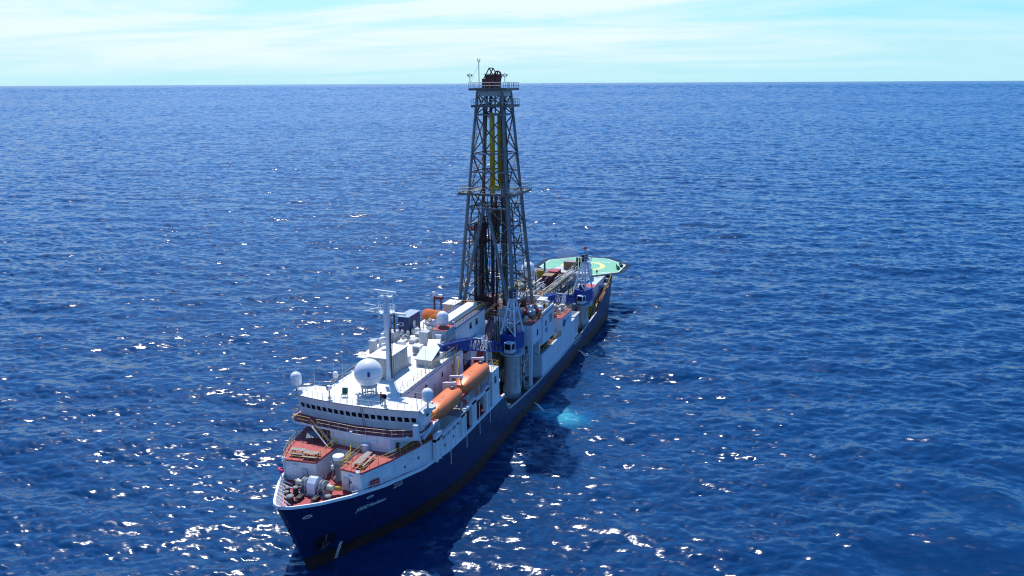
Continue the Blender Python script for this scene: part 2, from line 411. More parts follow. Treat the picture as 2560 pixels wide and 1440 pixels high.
def sea_mesh():
    cx, cy = 30.0, 22.0
    rad = [0.0]; r = 0.0
    while r < 90000:
        r += max(0.36, 0.0042 * r) if r < 32000 else 0.04 * r
        rad.append(r)
    rad = np.array(rad[1:])
    view = math.atan2(fw.y, fw.x)
    a1 = np.linspace(-R(54), R(54), 1000)
    a2 = np.linspace(R(54), R(306), 90)[1:-1]
    ang = view + np.concatenate([a1, a2])
    RR, AA = np.meshgrid(rad, ang, indexing='ij')
    X = cx + RR * np.cos(AA); Y = cy + RR * np.sin(AA)
    sp = np.maximum(np.maximum(0.36, RR * (ang[1] - ang[0])), 0.0024 * RR)
    sp[:, len(a1):] = np.maximum(sp[:, len(a1):], RR[:, len(a1):] * (a2[1] - a2[0]))
    lam = 2.1 * sp
    Z = np.zeros_like(X); DX = np.zeros_like(X); DY = np.zeros_like(X)
    KMAX = 6
    lv = np.clip(np.log2(lam / LEV[0]), 0, KMAX - 0.001)
    ca, sa = math.cos(0.33), math.sin(0.33)
    fade = np.clip(1.6 - RR / 26000.0, 0, 1)
    for k in range(KMAX + 1):
        wgt = np.clip(1 - np.abs(lv - k), 0, 1)
        msk = wgt > 0
        if not msk.any(): continue
        x, y, wk = X[msk], Y[msk], wgt[msk]
        u = x * ca - y * sa; v = x * sa + y * ca
        h, dx, dy = PATCH[min(k, len(PATCH) - 1)]
        # second, larger and rotated copy breaks up the repeat
        Z[msk] += wk * (samp(h, x, y) * 0.8 + samp(h, u * 0.617 + 50, v * 0.617 + 20) * 0.5)
        DX[msk] += wk * samp(dx, x, y); DY[msk] += wk * samp(dy, x, y)
        if k > 0:        # steep short waves the far mesh cannot resolve are carried by longer ones of equal slope
            s_ = 2.0 ** k; q = wk * fade[msk] * 1.0
            hb_, dxb, dyb = BANDP
            Z[msk] += q * s_ * samp(hb_, u / s_ + 31 * k, v / s_ + 17 * k)
    X2 = X - 0.9 * DX; Y2 = Y - 0.9 * DY
    nr, na = X.shape
    co = np.stack([X2, Y2, Z], -1).reshape(-1, 3)
    idx = np.arange(nr * na).reshape(nr, na)
    nx = np.roll(idx, -1, axis=1)
    F = np.stack([idx[:-1], idx[1:], nx[1:], nx[:-1]], -1).reshape(-1, 4)
    co = np.vstack([co, [[cx, cy, 0]]])
    tri = np.stack([np.full(na, nr * na), idx[0], nx[0]], -1)
    me = bpy.data.meshes.new('sea')
    me.vertices.add(len(co)); me.vertices.foreach_set('co', co.astype(np.float32).ravel())
    nl = F.size + tri.size
    me.loops.add(nl); me.loops.foreach_set('vertex_index', np.concatenate([F.ravel(), tri.ravel()]).astype(np.int32))
    me.polygons.add(len(F) + len(tri))
    ls = np.concatenate([np.arange(len(F)) * 4, F.size + np.arange(len(tri)) * 3]).astype(np.int32)
    me.polygons.foreach_set('loop_start', ls)
    me.polygons.foreach_set('use_smooth', np.ones(len(ls), bool))
    me.update(); me.validate()
    return me
sm = bpy.data.materials.new('sea_water')
t, b = nt(sm); N, L = t.nodes, t.links
geo = N.new('ShaderNodeNewGeometry')
def noisevec(scale, stretch, det, amt, rot=WIND):
    mp = N.new('ShaderNodeMapping'); mp.vector_type = 'TEXTURE'
    mp.inputs['Rotation'].default_value = (0, 0, rot); mp.inputs['Scale'].default_value = (1 / scale, stretch / scale, 1 / scale)
    L.new(geo.outputs['Position'], mp.inputs['Vector'])
    n = N.new('ShaderNodeTexNoise'); n.inputs['Scale'].default_value = 1; n.inputs['Detail'].default_value = det; n.inputs['Roughness'].default_value = 0.6
    L.new(mp.outputs[0], n.inputs['Vector'])
    s = N.new('ShaderNodeVectorMath'); s.operation = 'SUBTRACT'; L.new(n.outputs['Color'], s.inputs[0]); s.inputs[1].default_value = (0.5, 0.5, 0.5)
    k = N.new('ShaderNodeVectorMath'); k.operation = 'MULTIPLY'; L.new(s.outputs[0], k.inputs[0]); k.inputs[1].default_value = (amt, amt, 0)
    return k.outputs[0]
def vadd(a, c):
    v = N.new('ShaderNodeVectorMath'); v.operation = 'ADD'; L.new(a, v.inputs[0]); L.new(c, v.inputs[1]); return v.outputs[0]
# gusts: patches where the small ripples are stronger
gm = N.new('ShaderNodeTexNoise'); gm.inputs['Scale'].default_value = 0.035; gm.inputs['Detail'].default_value = 4
L.new(geo.outputs['Position'], gm.inputs['Vector'])
gr = N.new('ShaderNodeMapRange'); gr.inputs[1].default_value = 0.35; gr.inputs[2].default_value = 0.65; gr.inputs[3].default_value = 0.7; gr.inputs[4].default_value = 1.3
L.new(gm.outputs['Fac'], gr.inputs[0])
nv = vadd(noisevec(0.8, 2.6, 4, 1.15), noisevec(0.16, 1.8, 2, 0.45, WIND + 0.4))
gs = N.new('ShaderNodeVectorMath'); gs.operation = 'SCALE'; L.new(nv, gs.inputs[0]); L.new(gr.outputs[0], gs.inputs['Scale'])
nn = N.new('ShaderNodeVectorMath'); nn.operation = 'NORMALIZE'; L.new(vadd(geo.outputs['Normal'], gs.outputs[0]), nn.inputs[0])
# body colour of the water: deep blue, a little patchy; pale turquoise where air bubbles well up from an outlet
bn = N.new('ShaderNodeTexNoise'); bn.inputs['Scale'].default_value = 0.012; bn.inputs['Detail'].default_value = 5
L.new(geo.outputs['Position'], bn.inputs['Vector'])
bc = N.new('ShaderNodeMix'); bc.data_type = 'RGBA'; L.new(bn.outputs['Fac'], bc.inputs[0])
bc.inputs[6].default_value = (0.0022, 0.023, 0.082, 1); bc.inputs[7].default_value = (0.0040, 0.046, 0.142, 1)
def blob(cx, cy, rx, ry, rot, soft, warp=3.0, ws=0.22):
    off = N.new('ShaderNodeVectorMath'); off.operation = 'SUBTRACT'; L.new(geo.outputs['Position'], off.inputs[0]); off.inputs[1].default_value = (cx, cy, 0)
    wn = N.new('ShaderNodeTexNoise'); wn.inputs['Scale'].default_value = ws; wn.inputs['Detail'].default_value = 5; L.new(geo.outputs['Position'], wn.inputs['Vector'])
    ws_ = N.new('ShaderNodeVectorMath'); ws_.operation = 'SUBTRACT'; L.new(wn.outputs['Color'], ws_.inputs[0]); ws_.inputs[1].default_value = (0.5, 0.5, 0.5)
    wk = N.new('ShaderNodeVectorMath'); wk.operation = 'SCALE'; L.new(ws_.outputs[0], wk.inputs[0]); wk.inputs['Scale'].default_value = warp
    mp = N.new('ShaderNodeMapping'); mp.vector_type = 'TEXTURE'; mp.inputs['Rotation'].default_value = (0, 0, rot); mp.inputs['Scale'].default_value = (rx, ry, 1000)
    L.new(vadd(off.outputs[0], wk.outputs[0]), mp.inputs['Vector'])
    ln = N.new('ShaderNodeVectorMath'); ln.operation = 'LENGTH'; L.new(mp.outputs[0], ln.inputs[0])
    r_ = N.new('ShaderNodeMapRange'); r_.interpolation_type = 'SMOOTHSTEP'; r_.inputs[1].default_value = 1; r_.inputs[2].default_value = 1 - soft; r_.inputs[3].default_value = 0; r_.inputs[4].default_value = 1
    L.new(ln.outputs['Value'], r_.inputs[0])
    return r_.outputs[0]
def mixc(a, fac, c):
    m_ = N.new('ShaderNodeMix'); m_.data_type = 'RGBA'; L.new(fac, m_.inputs[0]); L.new(a, m_.inputs[6]); m_.inputs[7].default_value = (*c, 1); return m_.outputs[2]
PLUME = True
c_out = bc.outputs[2]
pn = N.new('ShaderNodeTexNoise'); pn.inputs['Scale'].default_value = 0.42; pn.inputs['Detail'].default_value = 7; pn.inputs['Roughness'].default_value = 0.65; pn.inputs['Distortion'].default_value = 0.8
L.new(geo.outputs['Position'], pn.inputs['Vector'])
def ragged(fac, lo, hi, k):
    r_ = N.new('ShaderNodeMapRange'); r_.inputs[1].default_value = lo; r_.inputs[2].default_value = hi; r_.inputs[4].default_value = k; L.new(pn.outputs['Fac'], r_.inputs[0])
    m_ = N.new('ShaderNodeMath'); m_.operation = 'MULTIPLY'; L.new(fac, m_.inputs[0]); L.new(r_.outputs[0], m_.inputs[1]); return m_.outputs[0]
c_out = mixc(c_out, blob(-66.0, 16.5, 12.0, 6.0, 1.15, 1.0, 6.0, 0.16), (0.006, 0.10, 0.26))
c_out = mixc(c_out, ragged(blob(-64.5, 15.4, 9.5, 5.0, 1.05, 0.85, 5.0, 0.2), 0.20, 0.50, 1.0), (0.016, 0.28, 0.43))
c_out = mixc(c_out, ragged(blob(-65.0, 15.2, 7.5, 3.4, 1.05, 1.0, 4.0, 0.3), 0.36, 0.58, 1.0), (0.13, 0.50, 0.56))
fn = N.new('ShaderNodeTexNoise'); fn.inputs['Scale'].default_value = 1.1; fn.inputs['Detail'].default_value = 6; fn.inputs['Distortion'].default_value = 1.2
L.new(geo.outputs['Position'], fn.inputs['Vector'])
fr = N.new('ShaderNodeMapRange'); fr.inputs[1].default_value = 0.50; fr.inputs[2].default_value = 0.60; L.new(fn.outputs['Fac'], fr.inputs[0])
def foam(fac, k):
    m_ = N.new('ShaderNodeMath'); m_.operation = 'MULTIPLY'; L.new(fac, m_.inputs[0]); L.new(fr.outputs[0], m_.inputs[1])
    m2_ = N.new('ShaderNodeMath'); m2_.operation = 'MULTIPLY'; L.new(m_.outputs[0], m2_.inputs[0]); m2_.inputs[1].default_value = k; return m2_.outputs[0]
foams = [foam(blob(-66.0, 13.0, 5.0, 2.0, 1.9, 0.8), 1.0), foam(blob(-102.5, 13.4, 4.6, 1.8, 2.5, 0.8), 1.0), foam(blob(-58.5, 12.6, 4.5, 1.2, 0.1, 0.9), 0.35)]
# scattered small whitecaps
wc = N.new('ShaderNodeTexNoise'); wc.inputs['Scale'].default_value = 0.085; wc.inputs['Detail'].default_value = 9; wc.inputs['Roughness'].default_value = 0.72
wmp = N.new('ShaderNodeMapping'); wmp.vector_type = 'TEXTURE'; wmp.inputs['Rotation'].default_value = (0, 0, WIND); wmp.inputs['Scale'].default_value = (0.6, 1.6, 1)
L.new(geo.outputs['Position'], wmp.inputs['Vector']); L.new(wmp.outputs[0], wc.inputs['Vector'])
wr = N.new('ShaderNodeMapRange'); wr.inputs[1].default_value = 0.79; wr.inputs[2].default_value = 0.84; L.new(wc.outputs['Fac'], wr.inputs[0])
foams.append(wr.outputs[0])
for f_ in foams: c_out = mixc(c_out, f_, (0.55, 0.62, 0.66))
dif = N.new('ShaderNodeBsdfDiffuse'); L.new(c_out, dif.inputs['Color'])
glo = N.new('ShaderNodeBsdfGlossy'); glo.inputs['Roughness'].default_value = 0.19; L.new(nn.outputs[0], glo.inputs['Normal'])
fre = N.new('ShaderNodeFresnel'); fre.inputs['IOR'].default_value = 1.40; L.new(nn.outputs[0], fre.inputs['Normal'])
fmx = N.new('ShaderNodeMath'); fmx.operation = 'MINIMUM'; L.new(fre.outputs[0], fmx.inputs[0]); fmx.inputs[1].default_value = 0.60
mxs = N.new('ShaderNodeMixShader'); L.new(fmx.outputs[0], mxs.inputs[0]); L.new(dif.outputs[0], mxs.inputs[1]); L.new(glo.outputs[0], mxs.inputs[2])
L.new(mxs.outputs[0], N['Material Output'].inputs['Surface']); N.remove(b)
sea_me = sea_mesh(); sea_me.materials.append(sm)
sea = bpy.data.objects.new('sea', sea_me); COL.objects.link(sea); tag(sea, 'deep blue wind-rippled open sea with sparkling sunlight', None, None, 'structure')
# ------------------------------------------------------------------ the ship: hull
ship = thing('drill_ship', 'long navy blue drilling ship with white superstructure lying in open sea', 'ship', (-70, 0, 0))
def pl(x, pts):
    return float(np.interp(x, [p[0] for p in pts], [p[1] for p in pts]))
SHEER_Z = [(-140, 10.6), (-136.5, 10.3), (-126, 8.4), (-119.5, 7.2), (-117.6, 6.9), (-117.0, 5.7), (-112, 5.3), (-100, 4.5), (-84, 4.1), (-68, 4.3), (-56, 5.0), (-52.6, 5.35), (-51.4, 6.2), (-50.7, 7.6), (-50.3, 8.85), (-30, 8.8), (-20, 9.0), (-12.7, 9.75), (-8, 10.25), (-4, 10.8), (-0.4, 11.6)]
sheer_z = lambda x: pl(x, SHEER_Z)
# half-breadth by level, distance from stem measured along x
HB = {0: [(-140, 9.6), (-131, 10.3), (-118, 10.65), (-40, 10.65), (-32, 10.3), (-25.8, 8.9), (-19, 6.7), (-13.7, 4.4), (-10, 2.6), (-7.2, 0.95), (-5.5, 0.12)],
      1: [(-140, 9.6), (-131, 10.5), (-120, 10.65), (-33, 10.65), (-27, 10.5), (-20.3, 9.6), (-12.7, 7.6), (-7.9, 5.45), (-4.2, 3.3), (-2.0, 1.9), (-1.0, 1.1), (-0.45, 0.15)]}
for k in HB: HB[k].sort()
STEM = {0: -5.5, 1: -0.45}
AFT = {0: -130.6, 1: -137.2}
def hb(x, z):
    """half breadth at station x and height z"""
    t = max(0.0, min(1.0, z / max(5.5, sheer_z(x))))
    if z < 0: t = 0
    e = t ** 1.15
    st = STEM[0] + (STEM[1] - STEM[0]) * t
    if x > st: return 0.0
    # compare the two level lines at equal distance from their own stem
    d = st - x
    blend = max(0.0, min(1.0, (d - 20) / 25))
    x0 = (STEM[0] - d) * (1 - blend) + x * blend; x1 = (STEM[1] - d) * (1 - blend) + x * blend
    return pl(x0, HB[0]) * (1 - e) + pl(x1, HB[1]) * e
NL = [-4.0, 0.0, 1.15, 2.0, 2.35]
def hull_stations():
    s = []
    fwd_d = [0, 0.25, 0.6, 1.0, 1.6, 2.4, 3.4, 4.6, 6, 7.6, 9.4, 11.5, 14, 17, 20, 24, 28, 33, 38, 42, 46]
    st = [('d', d) for d in fwd_d]
    xs = [-50.1, -50.35, -50.7, -51.1, -51.5, -52.0, -52.6, -56, -62, -68, -76, -84, -92, -100, -106, -112, -116.9, -117.1, -117.6, -119.5, -123, -126, -128, -130.6]
    st += [('x', x) for x in xs]
    st += [('a', a) for a in (0.35, 0.7, 1.0)]
    return st
def hull_section(kind, v):
    out = []
    levels = NL + [('t', k) for k in (0.15, 0.35, 0.55, 0.78, 1.0)]
    for lv in levels:
        for _ in range(3):
            if isinstance(lv, tuple):
                x = out_x if _ else (STEM[1] - v if kind == 'd' else v if kind == 'x' else -130.6 - 6.6 * v)
                top = sheer_z(x); z = 2.35 + (top - 2.35) * lv[1]
            else:
                z = lv; x = 0
            t = max(0, min(1, z / 10.5))
            if kind == 'd':
                st_ = STEM[0] + (STEM[1] - STEM[0]) * max(0, min(1, z / 11.6)); out_x = st_ + (-49.95 - st_) * v / 46.0
            elif kind == 'x': out_x = v
            else: out_x = -130.6 - 6.6 * v * t
        y = hb(out_x, z)
        if z < 0: y *= 0.93
        out.append((out_x, max(y, 0.10 if kind == 'd' and v == 0 else y), z))
    return out
secs = [hull_section(*s) for s in hull_stations()]
mb = MB(); bm = mb.bm
for side in (1, -1):
    V = [[bm.verts.new((x, y * side, z)) for x, y, z in s] for s in secs]
    for A, Bv in zip(V[:-1], V[1:]):
        for k in range(len(A) - 1):
            mb.mi = 1 if k < 2 else (2 if k < 4 and k != 2 else 1 if k == 2 else 0)
            mb.mi = 1 if k < 3 else 2 if k < 4 else 0
            mb._f((A[k], Bv[k], Bv[k + 1], A[k + 1]), True)
    if side == 1: P = V
    else: S = V
for A, Bv, i in ((P[0], S[0], 0), (P[-1], S[-1], 1)):      # stem bar and transom
    for k in range(len(A) - 1):
        mb.mi = 1 if k < 3 else 2 if k < 4 else 0
        mb._f((A[k], A[k + 1], Bv[k + 1], Bv[k]))
bmesh.ops.remove_doubles(bm, verts=bm.verts[:], dist=0.002)
hull = mb.build('hull', [navy, boot, bootline], ship)

# name and draught marks lie on the plating
def on_hull(me, x0, z0, dxdir, scale_z=1.0, slope=0.0, off=0.03):
    for v in me.vertices:
        u, h, e = v.co.x, v.co.y, v.co.z
        x = x0 - u * dxdir; z = z0 + h * scale_z + u * slope
        y = hb(x, z)
        v.co = Vector((x + 70, y + off + e, z))
nm = text_mesh('JOIDES Resolution', 0.80, 0.22, 0.012, 1.0)
LN = max(v.co.x for v in nm.vertices)
on_hull(nm, -9.45, 7.05, 4.3 / LN, 1.0, -0.012)
mesh_obj('ship_name', nm, markwhite, hull)
mb = MB()
for i in range(9):
    x = -8.6 - 0.13 * i * 0; z = 0.35 + i * 0.3
    for q in range(3):
        xx = x - 0.05 - q * 0.14; zz = z
        y = hb(xx, zz)
        mb.box(xx - 0.055, xx + 0.055, y - 0.1, y + 0.035, zz - 0.09, zz + 0.09)
mb.build('draught_marks', markwhite, hull)
for i in range(5):
    x = -96.5 - i * 1.35; z = sheer_z(x) - 0.75; y = hb(x, z)
    mb = MB(); mb.box(x - 0.42, x + 0.42, y - 0.1, y + 0.03, z - 0.12, z + 0.12); mb.build('white_hull_mark', markwhite, hull)
mb = MB()
for i, s in enumerate(('THRUSTER', 'KEEP CLEAR')):
    me = text_mesh(s, 0.36, 0.15, 0.01)
    on_hull(me, -14.6, 8.7 - 0.42 * i, 0.9, 1.0, -0.03)
    mesh_obj('warning_lettering', me, markwhite, hull)
# fairleads: oval ports with white rims through the plating
def fairlead(x, z, lx=0.55, lz=0.22, fill=black):
    mb = MB(); n = 16
    pts = [(x + lx * math.cos(2 * PI * i / n), z + lz * math.sin(2 * PI * i / n)) for i in range(n)]
    mb.path([(px, hb(px, pz) + 0.03, pz) for px, pz in pts], 0.045, 6, True)
    mb.m(1)
    mb._f([mb.bm.verts.new((px, hb(px, pz) + 0.012, pz)) for px, pz in pts])
    mb.build('fairlead', [white, fill], hull)
fairlead(-3.2, 9.2, 0.5, 0.2, decksalmon); fairlead(-10.9, 8.75, 0.5, 0.14)
for x, z in ((-2.0, 7.6), (-14.0, 8.6), (-28.5, 6.5), (-41.5, 5.6), (-44, 7.0), (-46.5, 5.4), (-37.5, 7.2), (-57.5, 3.7)):
    mb = MB(); y = hb(x, z)
    mb.lathe([(0.22, 0), (0.22, 0.05), (0.14, 0.05), (0.14, -0.02), (0, -0.02)], (x, y, z), 12, Matrix.Rotation(-PI / 2, 4, 'X'))
    mb.build('hull_scupper', black, hull)
# hawse pocket with the anchor
mb = MB()
pts = [(-5.0, 5.0), (-6.4, 5.3), (-7.6, 4.9), (-7.9, 3.4), (-7.2, 2.7), (-5.6, 2.8)]
mb._f([mb.bm.verts.new((x, hb(x, z) + 0.02, z)) for x, z in pts])
pock = mb.build('anchor_pocket', bootline, hull)
for sg in (1, -1):
    mb = MB()
    cx, cz = -6.4, 4.2; y = hb(cx, cz) * sg + 0.12 * sg
    mb.tube((cx, y + 0.2 * sg, cz + 1.0), (cx, y, cz - 0.9), 0.12, 8)
    mb.tube((cx - 0.75, y + 0.05 * sg, cz - 0.75), (cx + 0.75, y - 0.1 * sg, cz - 0.75), 0.16, 8)
    for s2 in (-1, 1):
        mb.tube((cx + 0.7 * s2, y, cz - 0.75), (cx + 0.55 * s2, y + 0.15 * sg, cz + 0.45), 0.14, 6, 0.03)
    mb.build('anchor', steeldark, hull)
# overboard discharge jets
for x, z0, nme, lab in ((-66.6, 0.95, 'water_jet', 'white water jet pouring from the hull beside the turquoise plume'), (-99.6, 1.1, 'water_jet', 'small white water jet falling from the hull near the stern')):
    mb = MB(); y = 10.6; pr = None
    for i in range(9):
        t = i / 8; p = Vector((x + 0.5 * t, y + 1.9 * t, z0 - 1.1 * t * t)); r_ = 0.07 + 0.22 * t
        if pr: mb.tube(pr[0], p, pr[1], 8, r_)
        pr = (p, r_)
    o = mb.build(nme, markwhite, None, (x, y, z0)); tag(o, lab, 'water jet')

# gunwale: white capping along the sheer forward, thin grey aft, bulwark at the bow with stays
def sheer_pts(xs, side, dz=0.0, dy=0.0):
    return [Vector((x, (hb(x, sheer_z(x)) + dy) * side, sheer_z(x) + dz)) for x in xs]
def strip(mb, pts_a, pts_b):
    A = [mb.bm.verts.new(p) for p in pts_a]; Bv = [mb.bm.verts.new(p) for p in pts_b]
    for i in range(len(A) - 1): mb._f((A[i], A[i + 1], Bv[i + 1], Bv[i]), True)
xs_f = [-0.45, -0.7, -1.0, -1.5, -2.0, -3, -4.2, -6, -7.9, -10, -12.7, -16, -20.3, -24, -27, -33, -40, -50.2]
mb = MB()
for side in (1, -1):
    top = sheer_pts(xs_f, side, 0.10); out = sheer_pts(xs_f, side, 0.10, 0.06)
    low = sheer_pts(xs_f, side, -0.28, 0.05)
    inn = [p + Vector((0, -side * 0.28, 0)) if p.y * side > 0.4 else p + Vector((-0.3, 0, 0)) for p in top]
    strip(mb, low, out); strip(mb, out, inn)
    strip(mb, inn, [p + Vector((0, 0, -0.3)) for p in inn])
mb.build('gunwale', white_clean, hull)
mb = MB()
xs_a = [-50.35, -50.7, -51.1, -51.5, -52.0, -52.6, -56, -62, -68, -76, -84, -92, -100, -106, -112, -116.9]
for side in (1, -1):
    out = sheer_pts(xs_a, side, 0.03, 0.07); low = sheer_pts(xs_a, side, -0.16, 0.06)
    inn = [p + Vector((0, -side * 0.32, 0)) for p in out]
    strip(mb, low, out); strip(mb, out, inn)
    strip(mb, inn, [p + Vector((0, 0, -0.5)) for p in inn])
mb.build('aft_gunwale', greywhite, hull)
# bow bulwark inside face + stays
mb = MB()
xb = [x for x in xs_f if x >= -12.7]
for side in (1, -1):
    top = [Vector((x - 0.12, max(0.02, hb(x, sheer_z(x)) - 0.16) * side, sheer_z(x) + 0.05)) for x in xb]
    bot = [Vector((min(x - 0.3, -1.6 if x > -2 else x), max(0.0, hb(x, 9.35) - 0.14) * side, 9.35)) for x in xb]
    strip(mb, top, bot)
    for x in np.arange(-2.2, -9.0, -0.95):
        y = hb(x, sheer_z(x)) - 0.2
        a = Vector((x, y * side, sheer_z(x))); c_ = Vector((x - 0.7, (hb(x, 9.35) - 1.1) * side, 9.37))
        if abs(c_.y) > 0.3 and c_.y * side > 0: mb.bar(a, c_, 0.14)
mb.build('bow_bulwark', white_clean, hull)

# ------------------------------------------------------------------ decks
def deck_poly(xs, inset, z, cap=None):
    port = [(x, max(0.05, hb(x, z) - inset)) for x in xs]
    return port + [(x, -y) for x, y in reversed(port)]
mb = MB()
mb.prism(deck_poly([-1.9, -2.6, -4, -6, -8, -10.5, -13.5, -17.5], 0.16, 9.2), 9.15, 9.35)
mb.build('forecastle_deck', deckred, ship)
mb = MB()
mb.prism(deck_poly([-17.5, -20, -24, -28, -33, -40, -50.2], 0.16, 8.6), 8.45, 8.62)
mb.build('side_deck', deckred, ship)
mb = MB()
mb.prism(deck_poly([-49.9, -60, -80, -100, -117], 0.2, 3.6), 3.5, 3.72)
mb.build('main_deck', deckbrown, ship)
mb = MB()      # steps up aft to the poop passage
mb.prism([(x, (10.4)) for x in (-117, -124)] + [(-124, -10.4), (-117, -10.4)], 5.2, 5.4)
pts = [(-124, 10.4, 6.4), (-130, 10.3, 7.6), (-136.8, 9.7, 9.1), (-136.8, -9.7, 9.1), (-130, -10.3, 7.6), (-124, -10.4, 6.4)]
mb.prism(pts, 5.0, 0)
mb.build('poop_deck', decksalmon, ship)
# forward bulkhead under the break of the forecastle
mb = MB()
mb.box(-50.05, -49.85, -10.3, 10.3, 3.7, 8.45)
mb.build('break_bulkhead', greywhite, ship)
for side in (1, -1):
    mb = MB(); xs = np.linspace(-119.5, -136.4, 13)
    mb.rail([Vector((x, (hb(x, sheer_z(x)) - 0.15) * side, sheer_z(x))) for x in xs], 1.1, 1.4, 0.05)
    mb.build('railing', yellow, ship)
# ------------------------------------------------------------------ forward house, bridge and roof (parts of the ship)
UZ, BZ, RZ = 12.35, 14.55, 17.8
mb = MB()
poly = [(-10.5, -6.4), (-11.0, -1.6), (-16.2, -1.6), (-15.8, 2.5), (-10.5, 2.5), (-10.2, 5.6), (-14.3, 7.3), (-20.2, 9.15), (-24.0, 9.95), (-24.0, -9.95), (-20.2, -9.15), (-14.3, -7.9)]
mb.prism(poly, 8.7, UZ)
fh = mb.build('forward_house', white, ship)
mb = MB()
def inset_poly(p, d):
    cx = sum(q[0] for q in p) / len(p)
    out = []
    n = len(p)
    ar = sum(p[i][0] * p[(i + 1) % n][1] - p[(i + 1) % n][0] * p[i][1] for i in range(n))
    sg = 1 if ar > 0 else -1
    for i in range(n):
        a, b_, c_ = Vector(p[i - 1]), Vector(p[i]), Vector(p[(i + 1) % n])
        d1 = (b_ - a).normalized(); d2 = (c_ - b_).normalized()
        n1 = Vector((-d1.y, d1.x)) * sg; n2 = Vector((-d2.y, d2.x)) * sg
        bis = (n1 + n2); bis = bis / max(0.3, bis.dot(n1)) if bis.length > 1e-4 else n1
        out.append(tuple(b_ + bis * d))
    return out
mb.prism(inset_poly(poly, -0.10), UZ - 0.22, UZ + 0.02)
mb.build('upper_deck', decksalmon, fh)
def R3(pts, z): return [Vector((p[0], p[1], z)) for p in pts]
rl = inset_poly(poly, 0.12)
for seg in (rl[8:10][::-1] and [rl[9], rl[10], rl[11], rl[0], rl[1], rl[2], (-16.3, -2.0)], [(-15.9, 2.4), rl[3], rl[4], rl[5], rl[6], rl[7], rl[8]]):
    mb = MB(); mb.rail(R3(seg, UZ), 1.05, 1.25, 0.034, 1); mb.build('railing', yellow, fh)
mb = MB(); mb.rail([(-16.3, -1.6, UZ), (-15.9, 2.4, UZ)], 1.05, 1.2, 0.03, 1); mb.build('railing', yellow, fh)
def lampbox(p, rz, parent, w=0.62, d=0.22, h=0.13):
    mb = MB(); mb.cbox(p, (d, w, h), rz); mb.m(1); mb.cbox(Vector(p) + Vector((math.cos(rz) * d * 0.35, math.sin(rz) * d * 0.35, -0.02)), (d * 0.9, w * 0.72, h * 0.7), rz)
    return mb.build('bulkhead_light', [white_clean, lampglass], parent)
lampbox((-10.55, -4.6, 11.7), 0.06, fh); lampbox((-10.2, 4.0, 11.6), 0.0, fh); lampbox((-12.0, 6.55, 11.6), PI / 2 - 0.38, fh); lampbox((-18.6, 8.85, 10.9), PI / 2 - 0.3, fh)
def door(p, rz, parent, w=0.8, h=1.9, mat=None, frame=True):
    M_ = Matrix.Translation(Vector(p)) @ Matrix.Rotation(rz, 4, 'Z')
    mb = MB(); mb.box(-0.02, 0.05, -w / 2, w / 2, 0.1, h, M_)
    d_ = mb.build('door', mat or greywhite, parent)
    mb = MB(); mb.tube(M_ @ Vector((0.08, w * 0.3, h * 0.5)), M_ @ Vector((0.08, w * 0.3, h * 0.62)), 0.03, 5); mb.build('handle', steeldark, d_)
    return d_
door((-10.65, -3.2, 9.35), 0.05, fh); door((-10.32, 3.3, 9.35), 0.0, fh)
# pipes and a hose reel on the port block
mb = MB(); mb.tube((-10.28, 4.9, 9.4), (-10.28, 4.9, 11.9), 0.05); mb.tube((-10.3, 5.45, 9.4), (-10.2, 5.45, 12.2), 0.06)
mb.build('pipe', white, fh)
mb = MB(); mb.lathe([(0.35, -0.02), (0.42, 0.03), (0.35, 0.08), (0.2, 0.03)], (-10.3, 4.5, 9.95), 16, Matrix.Rotation(PI / 2, 4, 'Y')); mb.build('hose_reel', greywhite, fh)
mb = MB(); mb.lathe([(0.12, -0.02), (0.2, 0.02), (0.12, 0.06)], (-10.33, 3.9, 10.7), 12, Matrix.Rotation(PI / 2, 4, 'Y')); mb.tube((-10.3, 3.7, 9.9), (-10.3, 3.75, 11.2), 0.05); mb.build('valve', steeldark, fh)
# portholes and rails marks on the shell forward
for x, z in ((-19.9, 10.6), (-17.3, 10.3), (-26.6, 10.6)):
    y = pl(x, sorted([(-10.2, 5.6), (-14.3, 7.3), (-20.2, 9.15), (-24, 9.95), (-28, 10.35)]))
    mb = MB(); mb.lathe([(0, 0.05), (0.2, 0.05), (0.2, 0.0)], (x, y, z), 14, Matrix.Rotation(-PI / 2, 4, 'X') @ Matrix.Rotation(0, 4, 'Z')); mb.build('porthole', glass, fh)
mb = MB(); xs = np.linspace(-8.2, -30, 16)
mb.path([(x, hb(x, sheer_z(x)) - 0.16, sheer_z(x) + 0.42) for x in xs], 0.035, 5)
mb.path([(x, -hb(x, sheer_z(x)) + 0.16, sheer_z(x) + 0.42) for x in xs], 0.035, 5)
for x in xs:
    for s_ in (1, -1): mb.tube((x, (hb(x, sheer_z(x)) - 0.16) * s_, sheer_z(x)), (x, (hb(x, sheer_z(x)) - 0.16) * s_, sheer_z(x) + 0.42), 0.03, 4)
mb.build('gunwale_rail', white_clean, fh)

# lower bridge house
mb = MB()
lp = [(-17.0, -3.0), (-16.45, 1.5), (-16.6, 6.5), (-17.3, 6.9), (-24.0, 8.2), (-24.0, -6.6), (-20.5, -6.4), (-20.3, -3.2)]
mb.prism(lp, UZ, BZ - 0.14)
lh = mb.build('lower_bridge_house', white, ship)
door((-16.62, 2.35, UZ), 0.0, lh, 0.85, 1.8, greywhite)
lampbox((-16.85, -0.9, 13.75), 0.1, lh, 0.8, 0.3, 0.15); lampbox((-16.5, 4.1, 13.8), 0.0, lh, 0.8, 0.3, 0.15)
mb = MB(); mb.lathe([(0.15, -0.3), (0.15, 0.3)], (-17.6, 7.2, 13.2), 8); mb.box(-17.8, -17.3, 7.0, 7.25, 12.6, 13.5); mb.build('hose_box', steeldark, lh)
